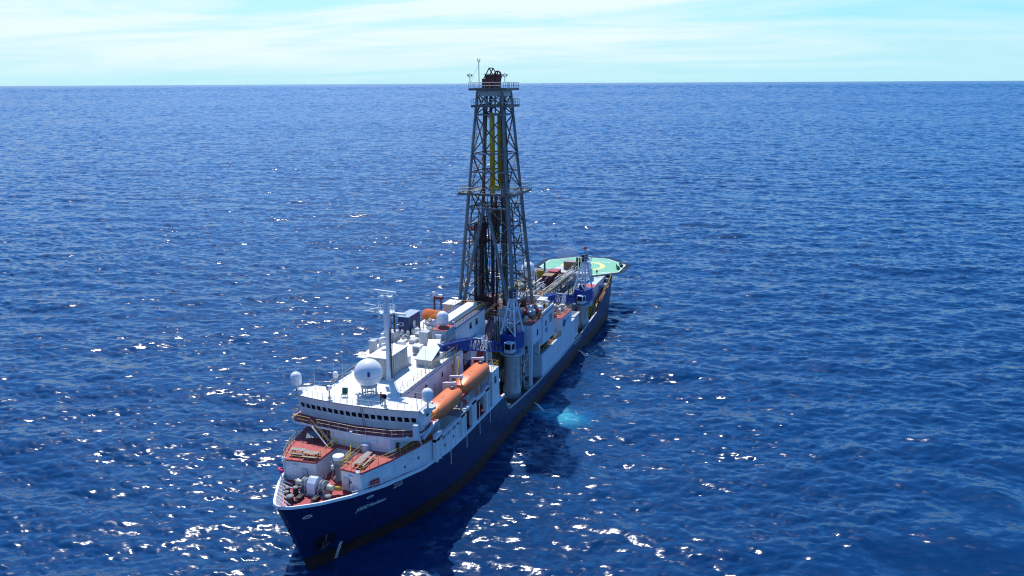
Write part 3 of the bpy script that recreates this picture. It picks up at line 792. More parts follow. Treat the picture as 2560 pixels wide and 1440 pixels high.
# bridge deck slab
mb = MB()
bd = [(-17.3, -9.0), (-16.75, -3.0), (-16.3, 1.6), (-16.75, 6.7), (-17.9, 9.6), (-20.0, 10.1), (-24.5, 10.1), (-24.5, -10.1), (-20.2, -10.3), (-18.6, -10.3)]
mb.prism(bd, BZ - 0.28, BZ)
bdk = mb.build('bridge_deck', [white], ship)
mb = MB(); mb.prism(inset_poly(bd, 0.1), BZ - 0.01, BZ + 0.012); mb.build('deck_coating', deckred, bdk)
br = inset_poly(bd, 0.08)
mb = MB(); mb.rail(R3([br[8], br[9], br[0], (-17.05, -6.2)], BZ), 1.0, 1.3, 0.034, 1); mb.build('railing', yellow, bdk)
mb = MB(); mb.rail(R3([(-16.95, -5.0), br[1], br[2], br[3], br[4], br[5]], BZ), 1.0, 1.45, 0.034, 1); mb.build('railing', cream, bdk)
mb = MB(); mb.box(-18.5, -17.8, 9.35, 10.0, BZ - 0.2, BZ + 1.75); mb.build('locker', cranewhite, bdk)
mb = MB(); mb.bar((-17.3, 7.0, BZ - 0.5), (-18.5, 10.2, BZ - 0.35), 0.35); mb.bar((-19.0, 10.3, BZ - 0.5), (-22.5, 10.4, BZ + 0.4), 0.35); mb.bar((-19.2, 10.2, 12.4), (-18.6, 9.8, BZ - 0.3), 0.12); mb.build('support_beam', cranewhite, bdk)
mb = MB(); mb.cbox((-16.95, -3.0 + 0.0, 0), (0.01, 0.01, 0.01)); mb.bm.clear()
st = MB(); st.m(0).stairs((-15.9, -2.35, UZ), (-17.05, -5.6, BZ), 0.85, (1, -0.35, 0), 9, True, 1, 2)
st.build('stairway', [white, steeldark, yellow], bdk)
for p, rz in (((-16.6, 0.6, BZ + 0.12), 0.0), ((-17.6, 8.6, BZ - 0.05), 0.0)):
    mb = MB(); mb.cbox(p, (0.3, 0.4, 0.22), rz, 0.4); mb.build('floodlight', white_clean, bdk)

# wheelhouse with a slightly bowed front
def fx(y, z=RZ):      # front of the wheelhouse, leaning forward to the roof
    return -20.05 + 1.0 * (1 - (y / 9.7) ** 2) + 0.85 * (z - BZ) / 3.25
mb = MB()
ys = np.linspace(-9.6, 9.6, 21)
back = [(-23.5, 9.4), (-23.5, -9.4)]
v0 = [mb.bm.verts.new((*p, BZ)) for p in [(fx(y, BZ), y) for y in ys] + back]
v1 = [mb.bm.verts.new((*p, RZ - 0.1)) for p in [(fx(y, RZ - 0.1) - 0.02, y) for y in ys] + back]
for i in range(len(v0)): mb._f((v0[i], v0[(i + 1) % len(v0)], v1[(i + 1) % len(v0)], v1[i]))
mb._f(v0[::-1]); mb._f(v1)
whs = mb.build('wheelhouse', white, ship)
nwin = 19
for i in range(nwin):
    y0 = -9.25 + (i + 0.5) * 18.5 / nwin
    sl = 2.0 * y0 / 9.7 ** 2      # slope of the front
    rz = math.atan(sl) if False else math.atan2(sl, 1.0)
    c_ = Vector((fx(y0, 16.33), y0, 16.33))
    M_ = Matrix.Translation(c_) @ Matrix.Rotation(rz, 4, 'Z') @ Matrix.Rotation(math.atan(0.85 / 3.25), 4, 'Y')
    mb = MB(); hw, hh, cc = 0.37, 0.42, 0.09
    pts = [(-hw + cc, -hh), (hw - cc, -hh), (hw, -hh + cc), (hw, hh - cc), (hw - cc, hh), (-hw + cc, hh), (-hw, hh - cc), (-hw, -hh + cc)]
    mb._f([mb.bm.verts.new(M_ @ Vector((0.035, a, b_))) for a, b_ in pts])
    o = mb.build('window', glass, whs)
    mb = MB(); mb.path([M_ @ Vector((0.04, a, b_)) for a, b_ in pts], 0.035, 5, True); mb.build('window_frame', white_clean, o)
for y in (9.47,):
    for x in (-20.6, -22.2):
        mb = MB(); mb.box(x - 0.4, x + 0.4, y - 0.02, y + 0.05, 15.95, 16.75); mb.build('window', glass, whs)
mb = MB(); mb.tube((fx(1.2, BZ) + 0.08, 1.2, BZ), (fx(1.2) + 0.1, 1.25, RZ), 0.025, 4); mb.tube((fx(1.5, BZ) + 0.08, 1.5, BZ), (fx(1.5) + 0.1, 1.55, RZ), 0.025, 4); mb.build('cable', black, whs)
# wing platforms beneath the satellite domes
for s_ in (1, -1):
    mb = MB(); mb.prism([(-19.6, 9.5 * s_), (-18.6, 10.6 * s_), (-21.6, 11.1 * s_), (-22.6, 9.5 * s_)], RZ - 0.32, RZ + 0.03); mb.build('wing_platform', greywhite, whs)

# roof deck
mb = MB()
roof = [(fx(y) + 0.02, y) for y in ys] + [(-23.3, 9.5), (-23.3, 4.55), (-47.2, 4.55), (-47.2, -9.9), (-36.5, -9.9), (-36.5, -6.8), (-23.0, -6.8), (-22.6, -9.5)]
mb.prism(roof, RZ - 0.12, RZ)
rf = mb.build('roof_deck', roofwhite, ship)
mb = MB(); rr = inset_poly(roof, 0.15)
mb.rail(R3(rr[1:20], RZ), 0.95, 1.3, 0.024, 1); mb.build('railing', cream, rf)
mb = MB(); mb.rail(R3([rr[20], rr[21], rr[22]], RZ), 1.0, 1.2, 0.026, 1); mb.rail(R3([rr[22], (-27.5, 4.4)], RZ), 1.0, 1.2, 0.026, 1); mb.build('railing', cream, rf)
mb = MB(); mb.rail(R3([(-28.5, 4.4), (-47.0, 4.4)], RZ), 1.05, 1.3, 0.036, 1); mb.build('railing', yellow, rf)
mb = MB(); mb.rail(R3([rr[27], rr[28], rr[0]], RZ), 0.95, 1.2, 0.026, 1); mb.rail(R3([rr[26], rr[27]], RZ), 0.95, 1.2, 0.026, 1); mb.build('railing', cream, rf)
mb = MB(); mb.path(R3([(q[0] + 0.03, q[1]) for q in roof[:21]], RZ - 0.02), 0.07, 5); mb.path(R3([(-23.3, 4.6), (-47.2, 4.6)], RZ - 0.05), 0.1, 5); mb.build('gutter', deckgrey, rf)

# casing between bridge and derrick, pale walls seen under the roof edge
mb = MB(); mb.box(-47.0, -23.4, -6.7, 4.4, 8.6, RZ - 0.14)
cs = mb.build('accommodation_casing', white, ship)
mb = MB(); mb.path([(-24, 4.55, RZ - 0.75), (-46, 4.55, RZ - 0.75)], 0.09, 6); mb.build('pipe', white, cs)
for x in (-25.6, -28.9, -32.4, -38.4, -42.6):
    mb = MB(); mb.box(x - 0.35, x + 0.35, 4.38, 4.45, 15.4, 16.2); w_ = mb.build('window', glass, cs)
    mb = MB(); mb.path([(x - 0.38, 4.46, 15.37), (x + 0.38, 4.46, 15.37), (x + 0.38, 4.46, 16.23), (x - 0.38, 4.46, 16.23)], 0.035, 4, True); mb.build('window_frame', white_clean, w_)
door((-35.6, 4.4, 13.3), PI / 2, cs); door((-30.6, 4.4, 13.3), PI / 2, cs)
# boat deck, port and starboard, carried on side frames
for s_ in (1, -1):
    mb = MB(); ya, yb = sorted((4.4 * s_, 8.0 * s_)) if s_ > 0 else sorted((-6.7, -8.0))
    mb.box(-48.0, -24.0, ya, yb, 12.3, 12.5)
    bdp = mb.build('boat_deck', [deckred], ship)
    mb = MB(); mb.box(-37.6, -31.3, min(8.0 * s_, 10.35 * s_), max(8.0 * s_, 10.35 * s_), 12.2, 12.42); mb.build('boat_platform', deckgrey, bdp)
    mb = MB(); mb.rail([(-26, 7.0 * s_, 12.5), (-36, 7.0 * s_, 12.5)], 1.05, 1.3, 0.036, 1); mb.build('railing', yellow, bdp)
    # side frames
    mb = MB(); y0, y1 = 9.9 * s_, 10.42 * s_
    hbx = lambda xa, xb, za, zb: mb.box(xa, xb, y0, y1, za, zb)
    hbx(-24.9, -22.8, 8.8, 12.9)
    hbx(-31.0, -24.9, 8.8, 11.2)
    hbx(-33.6, -31.8, 8.8, 12.4)
    hbx(-38.0, -36.1, 8.8, 12.9); hbx(-43.6, -42.0, 8.8, 12.9)
    hbx(-33.6, -22.8, 11.75, 12.15); hbx(-43.6, -33.6, 12.15, 12.6)
    sf = mb.build('side_frame', white, ship)
    mb = MB()
    for x in (-22.9, -24.2, -26.0, -27.9, -29.6, -31.0, -33.3, -36.3, -37.3, -42.3, -43.3):
        mb = MB(); mb.box(x - 0.07, x + 0.07, y1 + 0.003 * s_, y1 + 0.16 * s_, 8.75, 12.0); mb.build('stiffener', white_clean, sf)
    mb = MB()
    for x in (-27.0, -33.0, -38.4, -43.0): mb = MB(); mb.tube((x, 10.78 * s_, 6.6), (x, 10.72 * s_, 12.0), 0.055, 5); mb.build('boat_guide_rod', white_clean, sf)
    for x in (-25.6, -28.8):
        mb = MB(); mb.lathe([(0, 0.06), (0.2, 0.06), (0.2, 0)], (x, y1, 10.2), 12, Matrix.Rotation(-PI / 2 * s_, 4, 'X')); mb.build('porthole', glass, sf)
    mb = MB(); mb.box(-48.0, -24.5, 7.1 * s_, 7.3 * s_, 8.6, 12.2); mb.build('inner_bulkhead', white, ship)
    # house abaft the boats
    mb = MB(); ya, yb = sorted((8.2 * s_, 10.4 * s_)); mb.box(-48.2, -45.0, ya, yb, 8.6, 14.6)
    ah = mb.build('boat_store_house', white, ship)
    mb = MB(); mb.box(-46.9, -46.1, 10.38 * s_, 10.45 * s_, 12.2, 13.4); mb.build('window', glass, ah)
    mb = MB(); mb.rail([(-45.1, 10.3 * s_, 14.6), (-48.1, 10.3 * s_, 14.6), (-48.1, 8.3 * s_, 14.6)], 1.05, 1.0, 0.036, 1); mb.build('railing', yellow, ah)
# stair and stowage near the boats
st = MB(); st.stairs((-38.2, 6.2, 12.5), (-42.8, 5.2, RZ - 0.3), 0.9, (0.2, 1, 0), 13, True, 1, 0); st.build('stairway', [yellow, deckgrey], ship)
st = MB(); st.stairs((-24.6, 5.4, 12.5), (-24.6, 9.0, BZ), 0.8, (1, 0, 0), 8, True, 1, 0); st.build('stairway', [yellow, deckgrey], ship)
mb = MB(); mb.rail([(-23.2, 9.4, BZ), (-26.0, 9.4, BZ)], 1.05, 1.0, 0.036, 1); mb.build('railing', yellow, bdk)
mb = MB(); mb.box(-37.2, -36.6, 5.4, 6.2, 12.5, 15.2); mb.build('locker', white_clean, ship)

# laboratory stack abaft the casing
mb = MB(); mb.box(-62.0, -47.2, -9.9, 2.5, 8.6, 17.0)
lab = mb.build('laboratory_house', white, ship)
mb = MB(); mb.box(-62.0, -47.22, -9.9, 2.5, 17.0, 17.06); mb.build('house_roof', roofwhite, lab)
mb = MB(); mb.box(-57.0, -47.2, 2.52, 6.0, 8.6, 12.5); mb.box(-56.0, -55.7, 2.52, 6.2, 12.5, 16.2); lw = mb.build('lower_laboratory', white, ship)
mb = MB(); mb.box(-57.1, -47.15, 2.52, 6.1, 12.5, 12.56); mb.build('deck_coating', deckred, lw)
mb = MB(); mb.box(-51.5, -49.7, 2.6, 2.72, 12.6, 14.6); mb.build('doorway', black, lw)
mb = MB()
for y in (3.0, 5.8): mb.bar((-54.2, y, 12.55), (-54.2, y, 16.6), 0.35)
mb.bar((-54.2, 2.8, 16.6), (-54.2, 6.0, 16.6), 0.4); mb.build('portal_frame', white, lw)
mb = MB(); mb.quad((-54.0, 3.2, 16.0), (-54.0, 5.6, 16.0), (-52.2, 5.6, 12.6), (-52.2, 3.2, 12.6)); mb.quad((-54.02, 3.2, 15.9), (-54.02, 5.6, 15.9), (-52.25, 5.6, 12.57), (-52.25, 3.2, 12.57)); mb.build('sloping_panel', deckred, lw)
mb = MB(); mb.corrug(-47.9, -44.4, 0.0, 2.5, RZ, 21.0, 0.35, 0.05); h2 = mb.build('roof_house', greywhite, ship)
mb = MB(); mb.box(-47.9, -44.4, 0.0, 2.5, 21.06, 21.10); mb.build('house_roof', decksalmon, h2)
mb = MB(); mb.rail([(-44.5, 0.1, 21.1), (-44.5, 2.4, 21.1), (-47.8, 2.4, 21.1)], 0.9, 0.8, 0.026, 1); mb.build('railing', rusty, h2)
mb = MB(); mb.box(-61.5, -47.95, -2.6, 2.7, 17.06, 20.5); h3 = mb.build('long_roof_house', white, ship)
mb = MB(); mb.box(-61.6, -47.95, -2.7, 2.85, 20.5, 20.66); mb.build('house_roof', [bluebox], h3)
mb = MB(); mb.box(-61.3, -48.4, -0.6, 1.3, 20.67, 21.5); mb.build('roof_trunk', roofwhite, h3)
mb = MB(); mb.rail([(-48.2, 2.6, 20.66), (-61.4, 2.6, 20.66)], 1.05, 1.2, 0.034, 1); mb.rail([(-48.2, -2.5, 20.66), (-61.4, -2.5, 20.66), (-61.4, 2.6, 20.66)], 1.05, 1.2, 0.034, 1); mb.build('railing', yellow, h3)
for x in (-54.6, -57.4):
    mb = MB(); mb.box(x - 0.45, x + 0.45, 2.7, 2.77, 18.6, 19.7); mb.build('window', glass, h3)
mb = MB(); mb.box(-57.6, -50.6, 2.9, 4.4, 14.2, 16.7); mb.build('white_trunk', white_clean, ship)
mb = MB(); mb.box(-50.4, -48.6, 2.9, 4.2, 16.0, 16.15)
for i in range(6): mb.box(-50.4 + 0.3 * i, -50.25 + 0.3 * i, 2.9, 4.2, 16.16, 16.22)
mb.build('grating', rustbrown, ship)
mb = MB(); mb.rail([(-62.0, -9.8, 17.06), (-47.2, -9.8, 17.06)], 1.05, 1.3, 0.03, 1); mb.build('railing', yellow, lab)
# ------------------------------------------------------------------ things on the roof and the foredeck
def dome(name, label, loc, r, h, stem_h=0.0, stem_r=0.12, plat=False, mat=None):
    t = thing(name, label, 'radome', loc, 'white satellite domes')
    x, y, z = loc; zb = z + stem_h
    prof = [(0, zb), (r * 0.75, zb), (r * 0.93, zb + r * 0.18), (r, zb + r * 0.5)]
    prof += [(r, zb + h - r)] + [(r * math.cos(a), zb + h - r + r * math.sin(a)) for a in np.linspace(0.15, PI / 2, 8)]
    prof[-1] = (0, zb + h)
    mb = MB(); mb.lathe(prof, (x, y, 0), 28); mb.build('shell', mat or white_clean, t)
    mb = MB(); mb.lathe([(r * 1.005, zb + h * 0.46), (r * 1.015, zb + h * 0.46 + 0.02), (r * 1.005, zb + h * 0.46 + 0.05)], (x, y, 0), 28); mb.build('seam_band', greywhite, t)
    if stem_h > 0:
        mb = MB(); mb.tube((x, y, z), (x, y, zb + 0.05), stem_r, 10); mb.lathe([(r * 0.5, zb - 0.12), (r * 0.5, zb)], (x, y, 0), 16); mb.build('pedestal', greywhite, t)
    return t
dome('radome', 'white capsule satellite dome on a post above the port bridge wing', (-20.7, 10.3, RZ), 0.78, 1.75, 1.15, 0.14)
dome('radome', 'white capsule satellite dome on the starboard bridge wing, over the sea', (-20.6, -10.5, RZ), 0.80, 1.95, 0.9, 0.16)
dome('radome', 'small white dome beside the starboard roof railing near the orange lifeboats', (-25.8, -7.2, RZ), 0.42, 0.95, 0.55, 0.08)
dome('radome', 'white dome with pinched base on the small roof house with pink roof', (-46.6, 1.0, 21.1), 1.0, 2.35, 0.35, 0.2)
dome('radome', 'big white dome standing at the starboard rail below the derrick, far aft', (-119.2, -8.0, 10.6), 1.68, 3.8, 2.2, 0.5)
dome('radome', 'tiny white dome on a post behind the pink-roofed house', (-48.4, 2.2, 20.7), 0.22, 0.45, 0.5, 0.05)
# the large spherical radome
rx, ry = -22.6, 0.25
t = thing('radome', 'largest white spherical radome on the bridge roof on short legs', 'radome', (rx, ry, RZ), 'white satellite domes')
mb = MB(); mb.sphere((rx, ry, 21.1), 2.0, 40); mb.build('shell', white_clean, t)
mb = MB(); mb.lathe([(2.003, 20.78), (2.013, 20.8), (2.003, 20.82)], (rx, ry, 0), 40)
for a in (0.6, 2.17, 3.74, 5.31):
    pts = [(rx + 2.006 * math.cos(e) * math.cos(a), ry + 2.006 * math.cos(e) * math.sin(a), 21.1 + 2.006 * math.sin(e)) for e in np.linspace(-1.2, -0.15, 10)]
    mb.path(pts, 0.012, 4)
mb.build('panel_seam', greywhite, t)
for i in range(8):
    a = 2 * PI * i / 8; mb = MB(); p = Vector((rx + 1.05 * math.cos(a), ry + 1.05 * math.sin(a), RZ)); mb.bar(p, p + Vector((0, 0, 1.6)), 0.12); mb.build('leg', greywhite, t)
mb = MB(); mb.lathe([(0.95, 19.05), (1.2, 19.05), (1.2, 19.35), (0.95, 19.35)], (rx, ry, 0), 28); mb.lathe([(0.95, RZ + 0.02), (1.25, RZ + 0.02), (1.25, RZ + 0.15), (0.95, RZ + 0.15)], (rx, ry, 0), 28); mb.build('base_ring', greywhite, t)
mb = MB(); mb.cbox((rx + 1.72, ry + 1.02, 21.5), (0.06, 0.35, 0.7), 0.53); mb.build('logo_patch', craneblue, t)

# main mast
mx, my = -28.8, 0.2
t = thing('radar_mast', 'tall pale radar mast with platforms and scanners behind the big radome', 'mast', (mx, my, RZ))
mb = MB(); mb.lathe([(0.62, RZ), (0.62, RZ + 0.15), (0.52, RZ + 0.3), (0.42, RZ + 1.7), (0.38, RZ + 1.8), (0.36, 25.0), (0.52, 25.3), (0.5, 29.2), (0.32, 29.5), (0.3, 30.6)], (mx, my, 0), 18); mb.build('pole', cranewhite, t)
mb = MB(); mb.cyl((mx, my, 0), 1.25, 28.3, 28.4, 18); mb.rail([(mx + 1.2 * math.cos(a), my + 1.2 * math.sin(a), 28.4) for a in np.linspace(0, 2 * PI, 11)], 0.9, 2, 0.03, 1); mb.build('platform', white_clean, t)
mb = MB(); mb.cbox((mx + 0.15, my, 30.7), (1.3, 1.9, 0.12)); mb.rail([(mx + 0.75, my - 0.9, 30.75), (mx + 0.75, my + 0.9, 30.75), (mx - 0.5, my + 0.9, 30.75), (mx - 0.5, my - 0.9, 30.75)], 0.6, 1, 0.025, 1, True)
for s_ in (-1, 1): mb.tube((mx, my + 0.25 * s_, 29.4), (mx + 0.1, my + 0.85 * s_, 30.65), 0.05, 5)
mb.build('top_platform', cranewhite, t)
mb = MB(); mb.cyl((mx + 0.2, my, 0), 0.28, 30.75, 31.3, 12); sc_ = mb.build('scanner_gearbox', cranewhite, t)
mb = MB(); mb.cbox((mx + 0.2, my, 31.5), (0.28, 3.9, 0.26), -0.15); mb.build('radar_scanner', white_clean, sc_)
mb = MB(); mb.cyl((mx + 1.0, my - 1.35, 0), 0.2, 28.4, 28.9, 10); g2 = mb.build('scanner_gearbox', cranewhite, t)
mb = MB(); mb.cbox((mx + 1.0, my - 1.35, 29.0), (0.2, 1.9, 0.16), 1.0); mb.build('radar_scanner', white_clean, g2)
mb = MB()
mb.bar((mx + 0.3, my - 0.4, 28.2), (mx + 0.5, my - 3.4, 28.4), 0.12); mb.tube((mx + 0.5, my - 3.4, 28.4), (mx + 0.5, my - 3.4, 30.3), 0.035, 5); mb.tube((mx + 0.5, my - 3.3, 29.5), (mx + 0.6, my - 1.4, 29.4), 0.03, 5)
mb.bar((mx - 0.2, my + 0.4, 28.2), (mx - 0.3, my + 3.0, 28.0), 0.14); mb.cbox((mx - 0.2, my + 2.0, 28.25), (0.5, 1.8, 0.14)); mb.build('yardarm', white_clean, t)
mb = MB(); mb.tube((mx + 0.4, my - 0.3, 24.2), (mx + 1.0, my - 2.6, 24.4), 0.06, 6)
for z in (22.6, 23.4, 24.3, 25.0): mb.cbox((mx + 0.45, my - 0.55, z), (0.5, 0.5, 0.28)); mb.tube((mx, my, z - 0.15), (mx + 0.5, my - 0.8, z - 0.15), 0.05, 5)
mb.build('navigation_light', white_clean, t)
mb = MB(); mb.ladder((mx - 0.2, my + 0.55, RZ), (mx - 0.2, my + 0.5, 28.2), 0.4, (1, 0, 0), 0.03); mb.tube((mx + 0.15, my + 0.5, RZ + 0.3), (mx + 0.1, my + 0.5, 26), 0.13, 6); mb.build('cable_tray', steeldark, t)
mb = MB()
for dx, dy, h in ((0.9, 0.9, 1.6), (-0.8, 0.6, 2.2), (0.2, -1.2, 1.8), (-0.9, -0.8, 1.4)): mb.tube((mx + dx, my + dy, 28.4), (mx + dx, my + dy, 28.4 + h), 0.025, 4)
mb.build('whip_antenna', white_clean, t)
# big white container behind the mast
t = thing('shipping_container', 'tall off-white ribbed container on the roof right behind the mast', 'container', (-32, -1.5, RZ))
mb = MB(); mb.corrug(-35.3, -28.7, -3.3, 0.0, RZ + 0.12, 21.0, 0.55, 0.05); mb.m(1); mb.box(-35.4, -28.6, -3.4, 0.1, 21.06, 21.14); mb.build('body', [paint('pale_grey_container', (0.46, 0.46, 0.43), 0.6, 0.12, 0.6, streak=0.2), roofwhite], t)
mb = MB()
for y in (-2.9, -1.65, -0.4): mb.tube((-28.6, y, 18.1), (-28.6, y, 20.9), 0.03, 5)
mb.build('door_bar', galv, t)
# blue container house aft on the starboard side
t = thing('shipping_container', 'dark blue container cabin with an air conditioner on the starboard lab roof', 'container', (-53.5, -8.9, 17.06))
mb = MB(); mb.corrug(-56.4, -51.6, -10.0, -8.0, 17.16, 20.4, 0.5, 0.04); bb = mb.build('body', bluebox, t)
mb = MB(); mb.box(-56.5, -51.5, -10.1, -7.9, 20.46, 20.54); mb.build('roof', paint('pale_blue_roof_paint', (0.30, 0.38, 0.48), 0.5, 0.1, 0.8), t)
mb = MB(); mb.box(-51.55, -51.25, -9.6, -8.9, 18.9, 19.5); mb.m(1); mb.box(-51.24, -51.22, -9.5, -9.0, 19.0, 19.4); mb.build('air_conditioner', [white_clean, black], t)
mb = MB(); mb.box(-54.2, -53.3, -7.95, -7.9, 17.2, 19.3); mb.build('door', white, t)
# pale control container further aft
t = thing('shipping_container', 'pale grey box cabin abaft the orange tarpaulin near the derrick', 'container', (-63.8, -4.8, 17.06))
mb = MB(); mb.corrug(-65.5, -62.2, -6.0, -3.6, 17.2, 20.3, 0.6, 0.03); mb.m(1); mb.box(-65.6, -62.1, -6.1, -3.5, 20.36, 20.46); mb.build('body', [greywhite, roofwhite], t)
mb = MB()
for y in (-5.6, -4.0): mb.bar((-62.4, y, 12), (-62.4, y, 17.2), 0.2); mb.bar((-65.3, y, 12), (-65.3, y, 17.2), 0.2)
mb.build('support_leg', steel, t)
# orange tarpaulin over a rescue craft
t = thing('covered_boat', 'boat under a sagging orange tarpaulin at the starboard lab roof', 'boat', (-61, -7.6, 17.06))
mb = MB(); nx_, ny_ = 16, 10; g = {}
for i in range(nx_ + 1):
    for j in range(ny_ + 1):
        u, v = i / nx_, j / ny_ * 2 - 1
        x = -9.5 + 4.9 * u; hw = 1.6 * (math.sin(PI * min(1, 0.12 + u * 0.90)) ** 0.6)
        rid = 1.5 * (0.55 + 0.45 * math.sin(PI * (u * 0.9 + 0.1))) + 0.25 * math.sin(u * 9)
        z = 17.9 + rid * (1 - abs(v)) ** 0.8 - 0.12 * math.sin(9 * u + 4 * v) * (1 - abs(v)) - 0.25 * (abs(v) > 0.95)
        g[i, j] = mb.bm.verts.new((-60.8 + v * hw, x, z + 0.25))
for i in range(nx_):
    for j in range(ny_): mb._f((g[i, j], g[i + 1, j], g[i + 1, j + 1], g[i, j + 1]), True)
mb.build('tarpaulin', orangecloth, t)
mb = MB(); mb.lathe([(0.02, -2.1), (0.7, -1.5), (0.95, 0), (0.7, 1.5), (0.02, 2.1)], (-60.8, -7.2, 17.9), 14, Matrix.Rotation(PI / 2, 4, 'X')); mb.build('boat_hull', black, t)
mb = MB()
for x in (-62.4, -59.8): mb.bar((x, -8.4, 17.06), (x, -8.4, 17.6), 0.12); mb.bar((x, -6.8, 17.06), (x, -6.8, 17.6), 0.12)
mb.build('cradle', greywhite, t)
# boat davit with red head
t = thing('davit_crane', 'small red and white davit standing behind the orange tarpaulin', 'davit', (-64.4, -8.8, 17.06))
mb = MB(); mb.bar((-64.4, -8.8, 17.06), (-64.4, -8.8, 20.9), 0.28); mb.bar((-64.4, -7.4, 17.06), (-64.4, -7.4, 20.6), 0.22); mb.build('post', rusty, t)
mb = MB(); mb.cbox((-64.4, -7.9, 20.9), (0.7, 1.8, 0.5)); mb.build('arm', rusty, t)
mb = MB(); mb.cyl((-64.4, -7.5, 0), 0.4, 21.15, 21.6, 12); mb.build('motor', white_clean, t)
mb = MB(); mb.cyl((-64.4, -8.9, 0), 0.3, 20.9, 22.0, 10); mb.build('motor', white_clean, t)

# clutter on the roof: grey covers, vents, lockers
def small(name, label, cat, fn, mats, loc, group=None):
    mb = MB(); fn(mb); o = mb.build(name, mats, None, loc); tag(o, label, cat, group); return o
t = thing('equipment_cover', 'sloping grey-green hatch cover on the roof by the yellow port rail', 'cover', (-37.3, 2.6, RZ))
mb = MB(); mb.prism([(-38.8, 1.2), (-35.8, 1.2), (-35.8, 3.9), (-38.8, 3.9)], RZ + 0.01, RZ + 1.1)
mb.build('base', greywhite, t)
mb = MB(); c4 = [(-38.9, 1.0, RZ + 2.3), (-38.9, 4.0, RZ + 2.3), (-35.6, 4.0, RZ + 1.15), (-35.6, 1.0, RZ + 1.15)]
mb.quad(*c4); mb.quad(*[(a, b_, c_ - 0.12) for a, b_, c_ in c4[::-1]])
for i in range(4): a, b_ = c4[i], c4[(i + 1) % 4]; mb.quad(a, (a[0], a[1], a[2] - 0.12), (b_[0], b_[1], b_[2] - 0.12), b_)
mb.build('lid', paint('grey_green_cover', (0.40, 0.46, 0.44), 0.5, 0.15, 0.8), t)
mb = MB(); mb.box(-38.85, -38.75, 1.1, 3.9, RZ + 1.1, RZ + 2.2); mb.build('back_panel', deckgrey, t)
t = thing('equipment_cover', 'white slanted machinery cover abaft the grey-green hatch cover', 'cover', (-41.5, 2.0, RZ))
mb = MB(); mb.prism([(-43.2, 0.6), (-40.2, 0.6), (-40.2, 3.6), (-43.2, 3.6)], RZ + 0.01, RZ + 0.9); mb.build('base', white, t)
mb = MB(); mb.cbox((-41.7, 1.5, RZ + 1.6), (2.6, 2.0, 0.1), 0.3, 0.45); mb.cbox((-42.4, 3.0, RZ + 1.5), (1.8, 1.6, 0.1), -0.4, -0.5); mb.build('lid', white_clean, t)
mb = MB(); mb.tube((-39.9, 0.8, RZ + 1.0), (-43.0, 2.8, RZ + 1.9), 0.09, 8); mb.build('pipe', white_clean, t)
t = thing('canvas_awning', 'bright cyan tarpaulin bundle near the blue crane boom tip', 'tarpaulin', (-42.2, 3.9, RZ))
mb = MB(); g = {}
for i in range(9):
    for j in range(7):
        u, v = i / 8, j / 6
        g[i, j] = mb.bm.verts.new((-43.4 + 2.0 * u, 3.3 + 1.1 * v, RZ + 0.15 + 0.75 * math.sin(PI * u) * math.sin(PI * v) + 0.1 * math.sin(7 * u + 5 * v)))
for i in range(8):
    for j in range(6): mb._f((g[i, j], g[i + 1, j], g[i + 1, j + 1], g[i, j + 1]), True)
mb.build('cloth', cyan, t)
mb = MB(); mb.box(-43.4, -41.4, 3.35, 4.3, RZ + 0.01, RZ + 0.16); mb.build('tray', greywhite, t)
def gooseneck(label, x, y, z, h=1.6, r=0.25, rz=0.0):
    t = thing('ventilator', label, 'ventilator', (x, y, z), 'gooseneck ventilators on the lab roof')
    mb = MB(); d = Vector((math.cos(rz), math.sin(rz), 0)); p = [Vector((x, y, z)), Vector((x, y, z + h))]
    for a in np.linspace(0.3, PI, 6): p.append(Vector((x, y, z + h)) + d * (0.4 * (1 - math.cos(a))) + Vector((0, 0, 0.4 * math.sin(a))))
    mb.path(p, r, 10); mb.build('pipe', greywhite, t)
    mb = MB(); e = p[-1]; mb.tube(e, e - Vector((0, 0, 0.15)), r * 1.15, 10); mb.build('hood', white_clean, t)
gooseneck('grey gooseneck vent nearest the pink-roofed roof house', -46.4, -1.2, RZ, 2.6, 0.25, 0.5)
gooseneck('left of two gooseneck vents beside the blue container', -48.6, -7.6, 17.06, 1.6, 0.22, 0.2)
gooseneck('right of two gooseneck vents beside the blue container', -48.4, -6.4, 17.06, 1.6, 0.22, 0.2)
gooseneck('fat gooseneck vent behind the dome on the pink-roofed house', -50.5, -3.2, 17.06, 3.4, 0.35, 0.6)
small('air_handling_unit', 'tall pale grey louvred unit beside the pink-roofed roof house', 'air unit', lambda m: (m.corrug(-46.2, -44.6, -2.5, -0.9, RZ + 0.02, 20.4, 0.4, 0.03)), [greywhite], (-45.4, -1.7, RZ))
small('air_handling_unit', 'low white air unit with grey grille in front of the pink-roofed house', 'air unit', lambda m: (m.box(-41.9, -40.7, -1.9, -0.5, RZ + 0.15, RZ + 1.35), m.box(-42.0, -40.6, -2.0, -0.4, RZ + 1.36, RZ + 1.46), m.m(1).box(-40.69, -40.66, -1.7, -0.7, RZ + 0.3, RZ + 1.2), m.m(0).box(-41.9, -41.7, -1.8, -0.6, RZ, RZ + 0.15)), [white_clean, deckgrey], (-41.3, -1.2, RZ))
small('generator_cage', 'black open equipment cage with pale lid by the roof house', 'equipment', lambda m: (m.box(-42.9, -41.0, 0.7, 2.3, RZ + 0.05, RZ + 1.2) if False else m.m(0).box(-43.9, -42.9, 0.7, 2.3, RZ + 0.1, RZ + 1.1), m.m(1).box(-44.0, -42.8, 0.6, 2.4, RZ + 1.11, RZ + 1.2)), [black, galv], (-43.4, 1.5, RZ))
